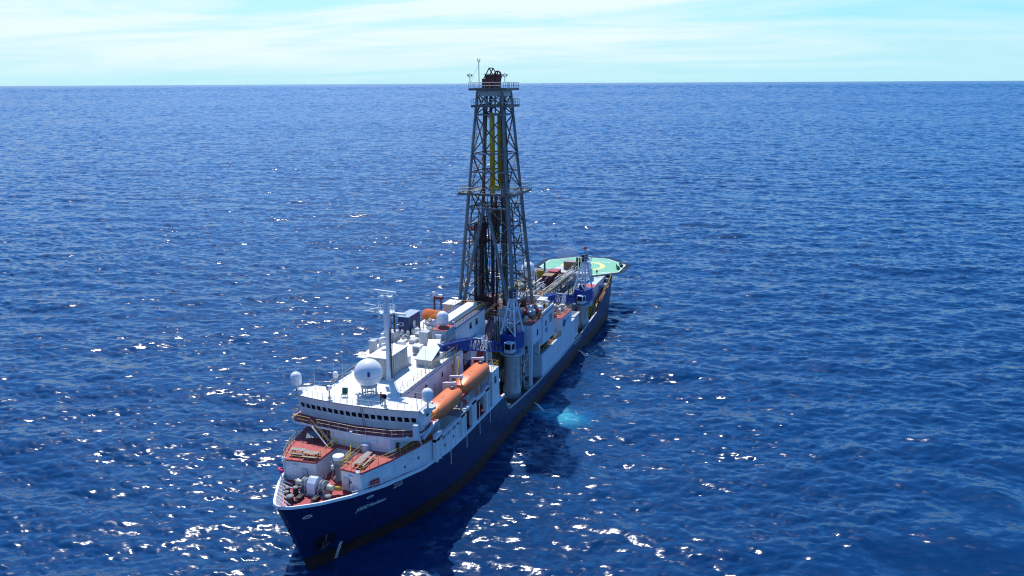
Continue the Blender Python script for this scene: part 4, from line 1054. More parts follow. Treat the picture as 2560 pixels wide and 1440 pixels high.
small('vent_trunk', 'white vent trunk on the front wall of the pink-roofed house', 'vent', lambda m: (m.box(-44.3, -43.85, 1.0, 1.9, RZ + 1.25, RZ + 2.6), m.box(-44.3, -43.6, 0.9, 2.0, RZ + 2.6, RZ + 2.72)), [white_clean], (-44.1, 1.4, RZ))
small('red_winch_frame', 'small salmon-coloured winch frame with black reel behind the white container', 'winch', lambda m: (m.box(-37.6, -36.4, -2.9, -1.7, RZ + 0.02, RZ + 0.75), m.m(1).lathe([(0.0, -0.12), (0.55, -0.12), (0.55, 0.12), (0.0, 0.12)], (-36.9, -1.6, RZ + 1.1), 16, Matrix.Rotation(PI / 2, 4, 'X'))), [decksalmon, black], (-37, -2.3, RZ))
small('white_locker', 'white square locker just behind the tall off-white container', 'locker', lambda m: (m.box(-36.6, -35.8, -1.2, -0.1, RZ + 0.02, RZ + 1.3), m.box(-36.7, -35.7, -1.3, 0.0, RZ + 1.3, RZ + 1.38)), [white_clean], (-36.2, -0.6, RZ))
t = thing('exhaust_stack', 'brown twin exhaust pipes standing left of the blue container cabin', 'exhaust', (-46.0, -8.4, RZ))
for dy in (0, 1.1):
    mb = MB(); mb.tube((-46.0, -8.9 + dy, RZ), (-46.0, -8.9 + dy, RZ + 4.6), 0.2, 10); mb.tube((-46.0, -8.9 + dy, RZ + 4.6), (-46.3, -8.9 + dy, RZ + 5.0), 0.2, 10); mb.build('pipe', rustbrown, t)
mb = MB(); mb.box(-47.0, -45.0, -9.6, -7.4, RZ + 0.01, RZ + 1.8); mb.build('base_house', greywhite, t)
for i, (x, y, w_, h_) in enumerate(((-42.5, -8.2, 1.3, 1.5), (-39.8, -8.6, 1.0, 1.9), (-43.8, -5.4, 1.2, 0.9), (-40.5, -5.2, 0.8, 1.0), (-49.4, -4.8, 1.4, 1.5), (-55.5, -5.2, 2.0, 1.3), (-58.4, -4.4, 1.6, 1.8))):
    zz = RZ if x > -47 else 17.06
    small('deck_locker', ['white locker near the starboard rail in front of the twin exhaust pipes', 'tall grey locker at the starboard edge nearest the off-white container', 'low white chest between exhaust pipes and the roof house', 'small white chest behind the off-white container, port of the reel', 'grey deck box between the gooseneck vents and the long roof house', 'wide grey deck box beside the blue container cabin', 'tall grey deck box in front of the orange tarpaulin'][i], 'locker',
          lambda m, x=x, y=y, w_=w_, h_=h_, zz=zz: (m.box(x - w_ / 2, x + w_ / 2, y - 0.5, y + 0.5, zz + 0.02, zz + h_), m.box(x - w_ / 2 - 0.05, x + w_ / 2 + 0.05, y - 0.55, y + 0.55, zz + h_ + 0.002, zz + h_ + 0.07)), [white if i in (0, 2, 3) else greywhite], (x, y, zz), 'deck lockers on the roofs')
# aerials along the roof edge
n_ = 0
for lab, x, y, h in (('whip aerial at the starboard front roof corner', -19.3, -9.2, 4.6), ('thin aerial third along the front roof rail from starboard', -18.95, -5.2, 2.6), ('thin aerial above the wheelhouse near its middle', -18.75, -1.0, 2.0), ('thin aerial on the front roof rail in front of the radome', -18.8, 2.2, 2.6), ('aerial at the port front roof corner beside the dome post', -20.6, 8.7, 3.6), ('aerial on the port roof edge by the pale stairs', -23.6, 6.2, 3.0),
    ('aerial on the starboard roof rail behind the wing dome', -22.4, -8.6, 3.2), ('tall aerial on the starboard roof rail by the small dome', -24.6, -6.7, 3.6), ('tall aerial between small dome and big radome', -27.0, -6.7, 3.8), ('grey post aerial on the roof port of the mast', -30.2, 3.4, 2.9), ('tall grey post aerial by the port rail behind the mast', -33.6, 3.9, 4.2), ('short post aerial port of the off-white container', -27.2, 3.2, 2.2)):
    t = thing('whip_aerial', lab, 'aerial', (x, y, RZ), 'whip aerials on the bridge roof')
    mb = MB(); mb.tube((x, y, RZ), (x, y, RZ + h * 0.35), 0.05, 6, 0.035); mb.build('base', greywhite, t)
    mb = MB(); mb.tube((x, y, RZ + h * 0.35), (x, y, RZ + h), 0.022, 5, 0.012); mb.build('rod', white_clean, t)
def searchlight(label, x, y, z, rz):
    t = thing('searchlight', label, 'searchlight', (x, y, z), 'searchlights on the bridge roof')
    mb = MB(); mb.tube((x, y, z), (x, y, z + 1.25), 0.1, 8); mb.cbox((x, y, z + 0.15), (0.4, 0.4, 0.3)); mb.build('pedestal', greywhite, t)
    mb = MB(); M_ = Matrix.Rotation(rz, 4, 'Z') @ Matrix.Rotation(PI / 2, 4, 'Y'); mb.lathe([(0, -0.4), (0.22, -0.38), (0.36, -0.1), (0.38, 0.3)], (x, y, z + 1.62), 14, M_); mb.build('drum', white_clean, t)
    mb = MB(); mb.lathe([(0.37, 0.29), (0.0, 0.31)], (x, y, z + 1.62), 14, M_); mb.build('lens', glass, t)
searchlight('searchlight on a pedestal behind the front rail, starboard half', -19.4, -4.3, RZ, -0.6)
searchlight('searchlight on a pedestal next to the person in red', -19.2, 4.6, RZ, 0.2)
small('compass_binnacle', 'small grey round binnacle on the roof in front of the radome', 'binnacle', lambda m: (m.cyl((-19.6, 0.2, 0), 0.16, RZ, RZ + 1.0, 10), m.lathe([(0.16, RZ + 1.0), (0.4, RZ + 1.1), (0.4, RZ + 1.25), (0, RZ + 1.3)], (-19.6, 0.2, 0), 14)), [greywhite], (-19.6, 0.2, RZ))
small('deck_chair', 'dark teal deck chair on the bridge roof beside the searchlight', 'chair', lambda m: (m.cbox((-20.6, -2.6, RZ + 0.45), (0.7, 0.8, 0.08), 0.3), m.cbox((-20.95, -2.7, RZ + 0.85), (0.1, 0.8, 0.8), 0.3, -0.3), [m.tube((-20.6 + a, -2.6 + b_, RZ), (-20.6 + a, -2.6 + b_, RZ + 0.45), 0.03, 5) for a in (-0.3, 0.3) for b_ in (-0.3, 0.3)]), [greenp], (-20.6, -2.6, RZ))

# ------------------------------------------------------------------ lifeboats on davits
def lifeboat(label, x0, x1, y, z0, side, zt=15.9):
    t = thing('lifeboat', label, 'lifeboat', ((x0 + x1) / 2, y, z0), 'enclosed orange lifeboats on davits')
    Lh = (x0 - x1) / 2; xc = (x0 + x1) / 2; nst, nr = 26, 20
    mb = MB(); rings = []
    def width(u): return 1.5 * (max(0.03, 1 - (-u) ** 12) ** 0.5 if u < 0 else max(0.02, 1 - u ** 3.6) ** 0.62)
    for i in range(nst + 1):
        u = -1 + 2 * i / nst; a = abs(u); wd = width(u); Hh = zt - z0
        top = z0 + Hh * (1.0 - (0.34 * ((u - 0.35) / 0.65) ** 1.5 if u > 0.35 else 0.10 * (max(0, -u - 0.75) / 0.25) ** 2))
        bot = z0 + (0.95 * u ** 2.6 if u > 0 else 0.30 * a ** 4)
        mid = bot + (top - bot) * 0.50
        prof = [(0.0, bot), (0.45, bot + 0.08), (0.82, bot + (mid - bot) * 0.55), (1.0, mid), (0.985, mid + (top - mid) * 0.42), (0.90, mid + (top - mid) * 0.74), (0.70, top - (top - mid) * 0.06), (0.35, top), (0.0, top + 0.02)]
        half = [(wd * p, q) for p, q in prof]
        ring = [(p, q) for p, q in half] + [(-p, q) for p, q in half[-2:0:-1]]
        rings.append([mb.bm.verts.new((xc + u * Lh, y + p, q)) for p, q in ring])
    nr = len(rings[0])
    for A, Bv in zip(rings[:-1], rings[1:]):
        for j in range(nr): mb._f((A[j], A[(j + 1) % nr], Bv[(j + 1) % nr], Bv[j]), True)
    mb._f(rings[0]); mb._f(rings[-1][::-1])
    hu = mb.build('hull', orange, t)
    mb = MB(); pts = []
    for i in range(nst + 1):
        u = -1 + 2 * i / nst; a = abs(u)
        pts.append((xc + u * Lh, y + side * (width(u) + 0.01), z0 + (0.95 * u ** 2.6 * 0.5 if u > 0 else 0.15 * a ** 4) + (zt - z0) * (0.5 - (0.17 * ((u - 0.35) / 0.65) ** 1.5 if u > 0.35 else 0))))
    mb.path(pts, 0.05, 6); mb.path([(p[0], 2 * y - p[1], p[2]) for p in pts], 0.05, 6); mb.build('rubbing_strake', paint('orange_rubber_' + str(x0), (0.55, 0.15, 0.03), 0.6, 0.1), t)
    mb = MB(); mb.lathe([(0.42, 0), (0.42, 0.22), (0.34, 0.42), (0.2, 0.52), (0, 0.55)], (x1 + 1.35, y, zt - 0.1), 16); mb.build('conning_dome', paint('smoky_dome_' + str(x0), (0.20, 0.13, 0.11), 0.2, 0.1), t)
    mb = MB(); mb.cbox((xc, y, zt + 0.01), (0.9, 0.35, 0.06)); mb.cbox((xc + 1.6, y + 0.25, zt), (0.5, 0.3, 0.07)); mb.build('hatch', paint('faded_orange_' + str(x0), (0.50, 0.17, 0.06), 0.6, 0.1), t)
    mb = MB()
    for xx in (x0 - 1.0, x1 + 0.55): mb.tube((xx, y, zt - 0.9), (xx, y, zt + 0.2), 0.09, 6); mb.cbox((xx, y, zt + 0.2), (0.3, 0.3, 0.3))
    mb.build('lifting_hook', steeldark, t)
    # davit arms stay with the ship
    for k, xx in enumerate((x0 - 1.0, x1 + 0.55)):
        d = thing('boat_davit', label.split(',')[0] + (', its forward davit arm' if k == 0 else ', its after davit arm'), 'davit', (xx, y - 2.2 * side, 12.5), 'lifeboat davits')
        d['label'] = ('forward' if k == 0 else 'after') + ' white davit arm of the ' + label.split('lifeboat')[0].strip() + ' lifeboat'
        mb = MB(); mb.bar((xx, y - 2.1 * side, 12.5), (xx, y - 1.75 * side, zt + 0.3), 0.34); mb.bar((xx, y - 1.85 * side, zt + 0.35), (xx, y + 0.1 * side, zt + 0.62), 0.34); mb.build('arm', white, d)
        mb = MB(); mb.cbox((xx, y + 0.05 * side, zt + 0.55), (0.42, 0.45, 0.55)); mb.build('sheave', white_clean, d)
        mb = MB(); mb.bar((xx + 0.3, y + 1.1 * side, 12.2), (xx + 0.3, y + 1.3 * side, z0 + 0.55), 0.22); mb.bar((xx + 0.3, y - 1.4 * side, 12.5), (xx + 0.3, y - 1.1 * side, z0 + 0.4), 0.2); mb.build('cradle', greywhite, d)
    return t
lifeboat('forward port orange lifeboat hanging behind the bridge wing dome', -24.3, -34.3, 8.55, 13.2, 1)
lifeboat('after port orange lifeboat hanging nearest the blue crane', -35.3, -45.9, 8.55, 13.3, 1, 16.1)
lifeboat('forward starboard orange lifeboat seen past the roof railing', -24.0, -33.6, -8.6, 13.2, -1)
lifeboat('after starboard orange lifeboat half hidden by the big radome', -34.6, -44.6, -8.6, 13.2, -1)
# ------------------------------------------------------------------ foredeck
FD = 9.36
t = thing('anchor_windlass', 'large pale grey anchor windlass on the red foredeck', 'windlass', (-8.7, -0.4, FD))
mb = MB()
prof = [(-1.0, 0.0), (-1.0, 1.0), (-0.75, 1.6), (-0.2, 1.95), (0.35, 1.95), (0.9, 1.45), (1.05, 0.8), (1.05, 0.0)]
A = [mb.bm.verts.new((-8.7 + p[0], -1.0, FD + 0.25 + p[1])) for p in prof]; Bv = [mb.bm.verts.new((-8.7 + p[0], 0.2, FD + 0.25 + p[1])) for p in prof]
for i in range(len(prof)): mb._f((A[i], A[(i + 1) % 8], Bv[(i + 1) % 8], Bv[i]))
mb._f(A); mb._f(Bv[::-1])
mb.build('gear_hood', cranewhite, t)
mb = MB(); mb.box(-9.9, -7.5, -2.3, 1.6, FD + 0.01, FD + 0.25); mb.box(-9.6, -7.7, 0.5, 0.7, FD + 0.25, FD + 1.0); mb.box(-9.6, -7.7, 1.35, 1.5, FD + 0.25, FD + 1.1); mb.box(-9.6, -7.7, -1.4, -1.25, FD + 0.25, FD + 1.0); mb.box(-9.6, -7.7, -2.1, -1.95, FD + 0.25, FD + 1.0); mb.build('bedplate', galv, t)
Ry = Matrix.Rotation(PI / 2, 4, 'X')
for y0 in (-1.65, 0.98):
    mb = MB(); mb.lathe([(0.0, -0.3), (0.85, -0.3), (0.85, -0.2), (0.5, -0.12), (0.5, 0.12), (0.85, 0.2), (0.85, 0.3), (0.0, 0.3)], (-8.6, y0, FD + 1.1), 20, Ry); mb.build('chain_wheel', galv, t)
for y0, s_ in ((-2.55, -1), (2.05, 1)):
    mb = MB(); mb.lathe([(0.0, -0.4), (0.42, -0.4), (0.34, -0.1), (0.34, 0.15), (0.48, 0.4), (0.0, 0.4)], (-8.6, y0, FD + 1.1), 16, Ry); mb.build('warping_drum', cream, t)
mb = MB(); mb.tube((-8.6, -2.7, FD + 1.1), (-8.6, 2.2, FD + 1.1), 0.14, 8); mb.build('shaft', steeldark, t)
mb = MB(); mb.tube((-8.9, -1.3, FD + 1.3), (-9.9, -1.9, FD + 2.6), 0.05, 6); mb.lathe([(0.3, -0.03), (0.34, 0), (0.3, 0.03)], (-9.9, -1.9, FD + 2.6), 12, Matrix.Rotation(0.8, 4, 'X')); mb.tube((-8.6, 0.75, FD + 1.6), (-9.3, 1.1, FD + 2.3), 0.05, 6); mb.build('brake_spindle', galv, t)
mb = MB(); mb.tube((-8.8, 1.6, FD + 0.9), (-9.4, 3.2, FD + 0.75), 0.25, 10); mb.tube((-9.2, 2.4, FD + 0.8), (-9.3, 3.0, FD + 0.8), 0.3, 10); mb.build('motor', yellowd, t)
for lab, x, y in (('dark chain stopper in front of the windlass, starboard of centre', -6.4, -1.2), ('dark chain stopper in front of the windlass, port of centre', -6.7, 0.9)):
    t = thing('chain_stopper', lab, 'chain stopper', (x, y, FD), 'chain stoppers on the foredeck')
    mb = MB(); mb.cbox((x, y, FD + 0.25), (1.1, 0.6, 0.5)); mb.cbox((x + 0.75, y, FD + 0.15), (0.6, 0.35, 0.3)); mb.build('body', black, t)
    mb = MB(); mb.path([(x - 1.0 + 0.13 * i, y + 0.06 * (-1) ** i, FD + 0.62 - 0.02 * i + (0.35 if i < 2 else 0)) for i in range(17)], 0.07, 5); mb.build('chain', steeldark, t)
for lab, x, y, r_ in (('black bollard nearest the stem', -5.4, -1.95, 0.42), ('black bollard beside the starboard bulwark, forward of a pair', -6.2, -3.0, 0.28), ('black bollard beside the starboard bulwark, after of a pair', -7.2, -3.55, 0.28), ('black bollard standing forward of the windlass starboard drum', -7.6, -2.6, 0.34), ('black bollard under the starboard house wall', -9.4, -3.6, 0.32), ('low grey-topped bollard by the port gunwale', -7.0, 2.6, 0.36)):
    t = thing('bollard', lab, 'bollard', (x, y, FD), 'mooring bollards on the foredeck')
    mb = MB(); mb.lathe([(r_ * 1.3, FD), (r_ * 1.3, FD + 0.06), (r_ * 1.05, FD + 0.1), (r_, FD + 0.8)], (x, y, 0), 16); mb.build('post', black, t)
    mb = MB(); mb.lathe([(r_, FD + 0.78), (r_ * 1.18, FD + 0.82), (r_ * 1.18, FD + 0.92), (0, FD + 0.95)], (x, y, 0), 16); mb.build('cap', deckgrey, t)
# big ventilator / stump mast in the notch between the two houses
vx, vy = -12.9, 0.7
t = thing('stump_mast', 'thick grey stump mast with a white round cap between the two foredeck houses', 'mast', (vx, vy, FD))
mb = MB(); mb.lathe([(0.75, FD), (0.75, FD + 0.3), (0.55, FD + 0.4), (0.55, FD + 2.3), (0.7, FD + 2.6), (0.7, FD + 3.0)], (vx, vy, 0), 20); mb.build('column', galv, t)
mb = MB(); mb.lathe([(0.78, FD + 3.0), (0.8, FD + 3.05), (0.8, FD + 3.4), (0.76, FD + 3.46), (0, FD + 3.5)], (vx, vy, 0), 24); mb.build('cap', white_clean, t)
mb = MB()
for a in (0.2, 1.9, 3.4, 4.9): mb.bar((vx + 0.55 * math.cos(a), vy + 0.55 * math.sin(a), FD + 2.2), (vx + 1.15 * math.cos(a), vy + 1.15 * math.sin(a), FD), 0.2)
mb.build('strut', deckgrey, t)
mb = MB(); mb.cbox((vx + 0.7, vy - 0.5, FD + 2.0), (0.35, 0.4, 0.5)); mb.tube((vx + 0.8, vy - 0.3, FD + 2.3), (vx + 0.9, vy - 0.6, FD + 2.9), 0.07, 6); mb.build('fitting', white, t)
mb = MB()
for z in (10.4, 10.9, 11.4, 11.9, 12.4): mb.path([(vx + 0.1, vy + 0.6, z), (vx + 0.1, vy + 0.95, z), (vx - 0.4, vy + 0.95, z)], 0.04, 5)
mb.build('ladder', yellow, t)
mb = MB()
for i in range(3): mb.path([(-11.9 - 0.3, 2.62, 12.45 + i * 0.35), (-12.6, 2.0, 12.6 + i * 0.35), (-13.8, 2.1, 12.75 + i * 0.35), (-14.4, 1.7, 13.1 + i * 0.35)], 0.05, 5)
mb.build('handrail', yellow, t)
# jackstaff with magenta windsock
jx, jy = -2.2, -0.6
t = thing('jackstaff', 'slim white jackstaff at the stem with a magenta windsock', 'flagpole', (jx, jy, 10.8))
mb = MB(); mb.tube((jx, jy, 10.4), (jx, jy, 15.4), 0.06, 8, 0.04); mb.build('pole', white_clean, t)
mb = MB(); mb.lathe([(0.3, 0), (0.26, 0.3), (0.17, 0.75), (0.16, 0.95)], (jx - 0.15, jy - 0.05, 15.45), 14, Matrix.Rotation(-2.2, 4, 'Z') @ Matrix.Rotation(PI / 2 + 0.15, 4, 'Y')); mb.sphere((jx - 0.1, jy, 15.35), 0.28, 10); mb.build('windsock', pink, t)
t = thing('signal_lamp_post', 'grey lamp post with globe at the starboard bow rail', 'lamp post', (-10.3, -6.2, UZ))
mb = MB(); mb.tube((-10.35, -6.1, FD), (-10.35, -6.1, 12.2), 0.05, 6); mb.build('post', greywhite, t)
mb = MB(); mb.sphere((-10.35, -6.1, 12.45), 0.3, 12); mb.build('globe', white_clean, t)
t = thing('notice_board', 'red notice board with pale lettering on the port gunwale wall', 'sign', (-11.8, 6.45, 9.3))
Mn = Matrix.Translation((-11.9, 6.62, 10.05)) @ Matrix.Rotation(PI / 2 - 0.40, 4, 'Z')
mb = MB(); mb.box(-0.03, 0.03, -0.72, 0.72, -0.78, 0.72, Mn); mb.build('panel', redsign, t)
mb = MB()
for z, segs in ((0.38, ((-0.45, -0.15), (-0.05, 0.12), (0.2, 0.5))), (0.08, ((-0.4, -0.1), (0.0, 0.35))), (-0.2, ((-0.5, -0.2), (-0.1, 0.1), (0.18, 0.48)))):
    for a, b_ in segs: mb.box(0.032, 0.04, a, b_, z - 0.045, z + 0.045, Mn)
mb.build('lettering', cream, t)
# picnic tables
def picnic(label, x, y, rz, L_=2.3):
    t = thing('picnic_table', label, 'picnic table', (x, y, UZ + 0.02), 'weathered picnic tables on the upper deck')
    M_ = Matrix.Translation((x, y, UZ + 0.02)) @ Matrix.Rotation(rz, 4, 'Z')
    mb = MB(); [mb.box(-L_ / 2, L_ / 2, -0.4 + 0.162 * i, -0.4 + 0.162 * i + 0.15, 0.72, 0.77, M_) for i in range(5)]; mb.build('table_top', greytimber, t)
    for s_ in (-1, 1):
        mb = MB(); [mb.box(-L_ / 2, L_ / 2, s_ * 0.72 - 0.15 + 0.155 * i, s_ * 0.72 - 0.01 + 0.155 * i, 0.42, 0.46, M_) for i in range(2)]; mb.build('bench', greytimber, t)
    for xx in (-L_ / 2 + 0.3, L_ / 2 - 0.3):
        mb = MB()
        for s_ in (-1, 1): mb.bar(M_ @ Vector((xx, 0.25 * s_, 0.7)), M_ @ Vector((xx, 0.62 * s_, 0.02)), 0.09)
        mb.bar(M_ @ Vector((xx, -0.8, 0.4)), M_ @ Vector((xx, 0.8, 0.4)), 0.09); mb.build('leg', black, t)
    return t
picnic('picnic table at the outboard end of the starboard upper deck', -12.25, -5.05, PI / 2 + 0.10, 2.1)
picnic('picnic table next to the inner railing of the starboard upper deck', -12.0, -2.85, PI / 2 + 0.10, 2.1)
picnic('long picnic table on the port upper deck above the red notice board', -12.9, 4.55, 0.05, 3.6)
t = thing('folded_table', 'dark folding table in the shade below the bridge stairway', 'table', (-16.6, -5.6, UZ))
mb = MB(); mb.cbox((-16.6, -5.6, UZ + 0.95), (1.3, 1.7, 0.06), 0.4, 0.35); mb.build('top', deckgrey, t)
mb = MB(); [mb.bar((-16.6 + a, -5.6 + b_, UZ), (-16.6 + a * 0.8, -5.6 + b_, UZ + 0.9), 0.06) for a in (-0.5, 0.5) for b_ in (-0.6, 0.6)]; mb.build('leg', black, t)
small('white_bin', 'white plastic bin by the port end of the foredeck notch railing', 'bin', lambda m: (m.box(-16.4, -15.6, 2.7, 3.5, UZ + 0.02, UZ + 1.0), m.box(-16.45, -15.55, 2.65, 3.55, UZ + 1.0, UZ + 1.1)), [cranewhite], (-16, 3.1, UZ))
small('floodlight_box', 'boxy grey floodlight on the port corner of the upper deck', 'floodlight', lambda m: m.cbox((-10.0, 5.3, UZ + 0.1), (0.4, 0.5, 0.45), 0.5, 0.5), [white_clean], (-10, 5.3, UZ))
small('life_raft', 'white life raft canister in a rack by the break of the forecastle', 'life raft', lambda m: (m.lathe([(0, -0.85), (0.36, -0.8), (0.4, -0.4), (0.36, -0.03), (0.36, 0.03), (0.4, 0.4), (0.36, 0.8), (0, 0.85)], (-49.0, 9.5, 10.4), 14, Matrix.Rotation(PI / 2, 4, 'Y')), m.m(1).box(-49.8, -48.3, 9.1, 9.9, 8.65, 9.95)), [white_clean, galv], (-49, 9.5, 8.65))
small('life_raft', 'white life raft canister abaft its twin, above the hull notch', 'life raft', lambda m: (m.lathe([(0, -0.85), (0.36, -0.8), (0.4, -0.4), (0.36, -0.03), (0.36, 0.03), (0.4, 0.4), (0.36, 0.8), (0, 0.85)], (-49.2, 9.6, 11.35), 14, Matrix.Rotation(PI / 2, 4, 'Y')), m.m(1).bar((-49.7, 9.2, 9.95), (-49.7, 9.2, 11.0), 0.1).bar((-48.6, 9.2, 9.95), (-48.6, 9.2, 11.0), 0.1).box(-49.8, -48.4, 9.1, 10.0, 10.9, 10.96)), [white_clean, galv], (-49.2, 9.6, 10.8))

# ------------------------------------------------------------------ derrick
DX = -74.8
da = lambda z: 5.8 - 3.1 * (z - 16) / 40
def dc(sx, sy, z): return Vector((DX + sx * da(z), sy * da(z), z))
dk = thing('drilling_derrick', 'tall grey steel lattice derrick rising amidships above the horizon', 'derrick', (DX, 0, 9))
CORN = ((1, 1), (1, -1), (-1, -1), (-1, 1))
for sx, sy in CORN:
    mb = MB(); mb.bar(dc(sx, sy, 9.5), dc(sx, sy, 41), 0.52); mb.bar(dc(sx, sy, 41), dc(sx, sy, 59.2), 0.42)
    mb.build('leg', legsteel, dk)
GZ = [21.5, 27.0, 34.0, 37.6, 44.4, 47.8, 55.0]
for z in GZ:
    mb = MB()
    for i in range(4):
        if i == 0 and z < 37: continue     # open V-door in the front face
        a, b_ = dc(*CORN[i], z), dc(*CORN[(i + 1) % 4], z); mb.bar(a, b_, 0.26)
    mb.build('girt', legsteel, dk)
BAY = [(16.8, 21.5), (21.5, 27), (27, 34), (34, 41), (41, 47.8), (47.8, 55), (55, 58.9)]
for z0, z1 in BAY:
    for i in range(4):
        if i == 0 and z0 < 34: continue
        mb = MB(); a, b_ = CORN[i], CORN[(i + 1) % 4]
        mb.bar(dc(*a, z0), dc(*b_, z1), 0.20); mb.bar(dc(*b_, z0), dc(*a, z1), 0.20)
        m0 = (dc(*a, (z0 + z1) / 2) + dc(*b_, (z0 + z1) / 2)) / 2
        if z0 < 34: mb.bar(dc(*a, (z0 + z1) / 2), dc(*b_, (z0 + z1) / 2), 0.12)
        mb.build('bracing', steel, dk)
mb = MB(); ap = Vector((DX + da(37.6), -0.4, 37.6))
mb.bar(ap + Vector((0, -0.5, 0)), dc(1, -1, 16.5) + Vector((0.05, 0.5, 0)), 0.5); mb.bar(ap + Vector((0, 0.3, 0)), dc(1, 1, 16.5) + Vector((0.05, -0.4, 0)), 0.5)
for z in (22, 27, 31):
    f_ = (37.6 - z) / 21.1
    for sy in (-1, 1):
        p_ = ap.lerp(dc(1, sy, 16.5), f_); mb.bar(p_, dc(1, sy, z), 0.16); mb.bar(p_, dc(1, sy, z + 3.5), 0.14)
mb.build('front_frame', legsteel, dk)
def platform(z, half, name, hole=None, h=1.1, ext=None, dxo=0.0):
    mb = MB(); x0, x1, y0, y1 = DX - half, DX + half, -half, half
    if ext: x0 += ext[0]; x1 += ext[1]; y0 += ext[2]; y1 += ext[3]
    k = hole
    if k:
        mb.box(x0, x1, y0, -k, z - 0.12, z); mb.box(x0, x1, k, y1, z - 0.12, z); mb.box(x0, DX - k, -k, k, z - 0.12, z); mb.box(DX + k, x1, -k, k, z - 0.12, z)
    else: mb.box(x0, x1, y0, y1, z - 0.12, z)
    mb.box(x0, x1, y0 - 0.08, y0 - 0.002, z - 0.3, z + 0.12); mb.box(x0, x1, y1 + 0.002, y1 + 0.08, z - 0.3, z + 0.12)
    mb.box(x0 - 0.08, x0 - 0.002, y0, y1, z - 0.3, z + 0.12); mb.box(x1 + 0.002, x1 + 0.08, y0, y1, z - 0.3, z + 0.12)
    p = mb.build(name, steel, dk)
    mb = MB(); mb.rail([(x0, y0, z), (x1, y0, z), (x1, y1, z), (x0, y1, z)], h, 1.1, 0.045, 1, True); mb.build('railing', galv if z > 50 else cream, p)
    return p
platform(59.75, 3.65, 'crown_platform', None, 1.15)
platform(56.7, 3.35, 'upper_platform', 2.55, 1.2, (0, 0, 0, 0.5))
platform(40.4, 5.1, 'racking_platform', 3.6, 1.15, (0, 0, -0.6, 0.6))
# crown block
mb = MB(); mb.box(DX - 2.6, DX + 2.6, -2.6, 2.6, 58.4, 59.5); mb.build('crown_beam', galv, dk)
mb = MB(); mb.box(DX - 1.2, DX + 1.4, -1.9, 1.0, 59.77, 61.6); mb.box(DX - 0.9, DX + 1.0, -1.4, 0.9, 61.6, 62.3); mb.build('crown_block', rusty, dk)
mb = MB(); mb.lathe([(0.85, -0.12), (1.05, -0.12), (1.05, 0.12), (0.85, 0.12), (0.85, -0.12)], (DX + 1.5, 1.3, 62.0), 24, Matrix.Rotation(PI / 2, 4, 'Y') @ Matrix.Rotation(0.5, 4, 'X'))
for i in range(8):
    a = PI * i / 4; mb.bar((DX + 1.5, 1.3, 62.0), (DX + 1.5, 1.3 + 0.9 * math.cos(a), 62.0 + 0.9 * math.sin(a)), 0.18)
mb.build('crown_sheave', rusty, dk)
mb = MB()
for y in (-1.6, 0.6):
    mb.bar((DX + 1.2, y, 61.6), (DX + 1.2, -0.5, 63.5), 0.16); mb.bar((DX - 0.9, y, 61.6), (DX - 0.9, -0.5, 63.5), 0.16)
mb.bar((DX - 0.9, -0.5, 63.5), (DX + 1.2, -0.5, 63.5), 0.18); mb.bar((DX + 1.2, -1.6, 62.4), (DX + 1.2, 0.6, 62.4), 0.14); mb.build('gin_pole_frame', steeldark, dk)
mb = MB(); mb.tube((DX + 2.6, -2.0, 59.75), (DX + 2.6, -2.0, 64.6), 0.08, 6); mb.path([(DX + 2.6, -2.25, 65.2), (DX + 2.6, -2.2, 64.8), (DX + 2.6, -2.0, 64.6), (DX + 2.6, -1.8, 64.8), (DX + 2.6, -1.75, 65.2)], 0.08, 5); mb.tube((DX + 2.6, -2.0, 64.2), (DX + 3.4, -3.5, 60.5), 0.025, 4); mb.build('lightning_mast', greywhite, dk)
for y in (-3.5, 3.4):
    mb = MB(); mb.tube((DX + 3.4, y, 60.9), (DX + 3.4, y, 62.6), 0.07, 5); mb.tube((DX + 3.4, y - 0.35, 61.9), (DX + 3.4, y + 0.35, 61.9), 0.06, 5); mb.cbox((DX + 3.4, y - 0.35, 62.2), (0.3, 0.25, 0.35)); mb.cbox((DX + 3.4, y + 0.35, 62.2), (0.3, 0.25, 0.35)); mb.build('aviation_light', greywhite, dk)
# vertical guide columns and service pipes inside
mb = MB(); mb.bar((DX + 0.4, 2.3, 17), (DX + 0.1, 1.9, 58.4), 0.6); mb.build('guide_rail', steel, dk)
mb = MB(); mb.bar((DX - 2.2, 1.0, 17), (DX - 1.8, 0.8, 58.4), 0.6); mb.bar((DX - 2.2, -1.6, 17), (DX - 1.8, -1.4, 58.4), 0.45); mb.build('guide_rail', steeldark, dk)
mb = MB(); mb.ladder((DX + 2.0, -da(17) - 0.3, 17), (DX + 0.6, -da(58) - 0.3, 58.5), 0.5, (1, 0, 0), 0.05, 0.6); mb.build('ladder', galv, dk)
mb = MB()
for y in (-2.6, -2.2): mb.tube((DX + 1.5, y, 17), (DX + 1.0, y * 0.7, 57), 0.11, 6)
for y in (3.0, 3.5): mb.tube((DX - 1.0, y, 17), (DX - 0.6, y * 0.55, 57), 0.13, 6)
mb.build('standpipe', rustbrown, dk)
mb = MB(); mb.tube((DX + 0.8, -2.0, 41), (DX + 0.7, -1.8, 57.5), 0.05, 6); mb.build('white_riser', markwhite, dk)
mb = MB(); mb.box(DX + 0.4, DX + 4.3, -4.4, -1.2, 33.2, 33.45)
for i in range(7): mb.box(DX + 4.3, DX + 4.5, -4.4 + i * 0.5, -4.2 + i * 0.5, 33.2, 34.0)
mb.build('monkey_board', rusty, dk)
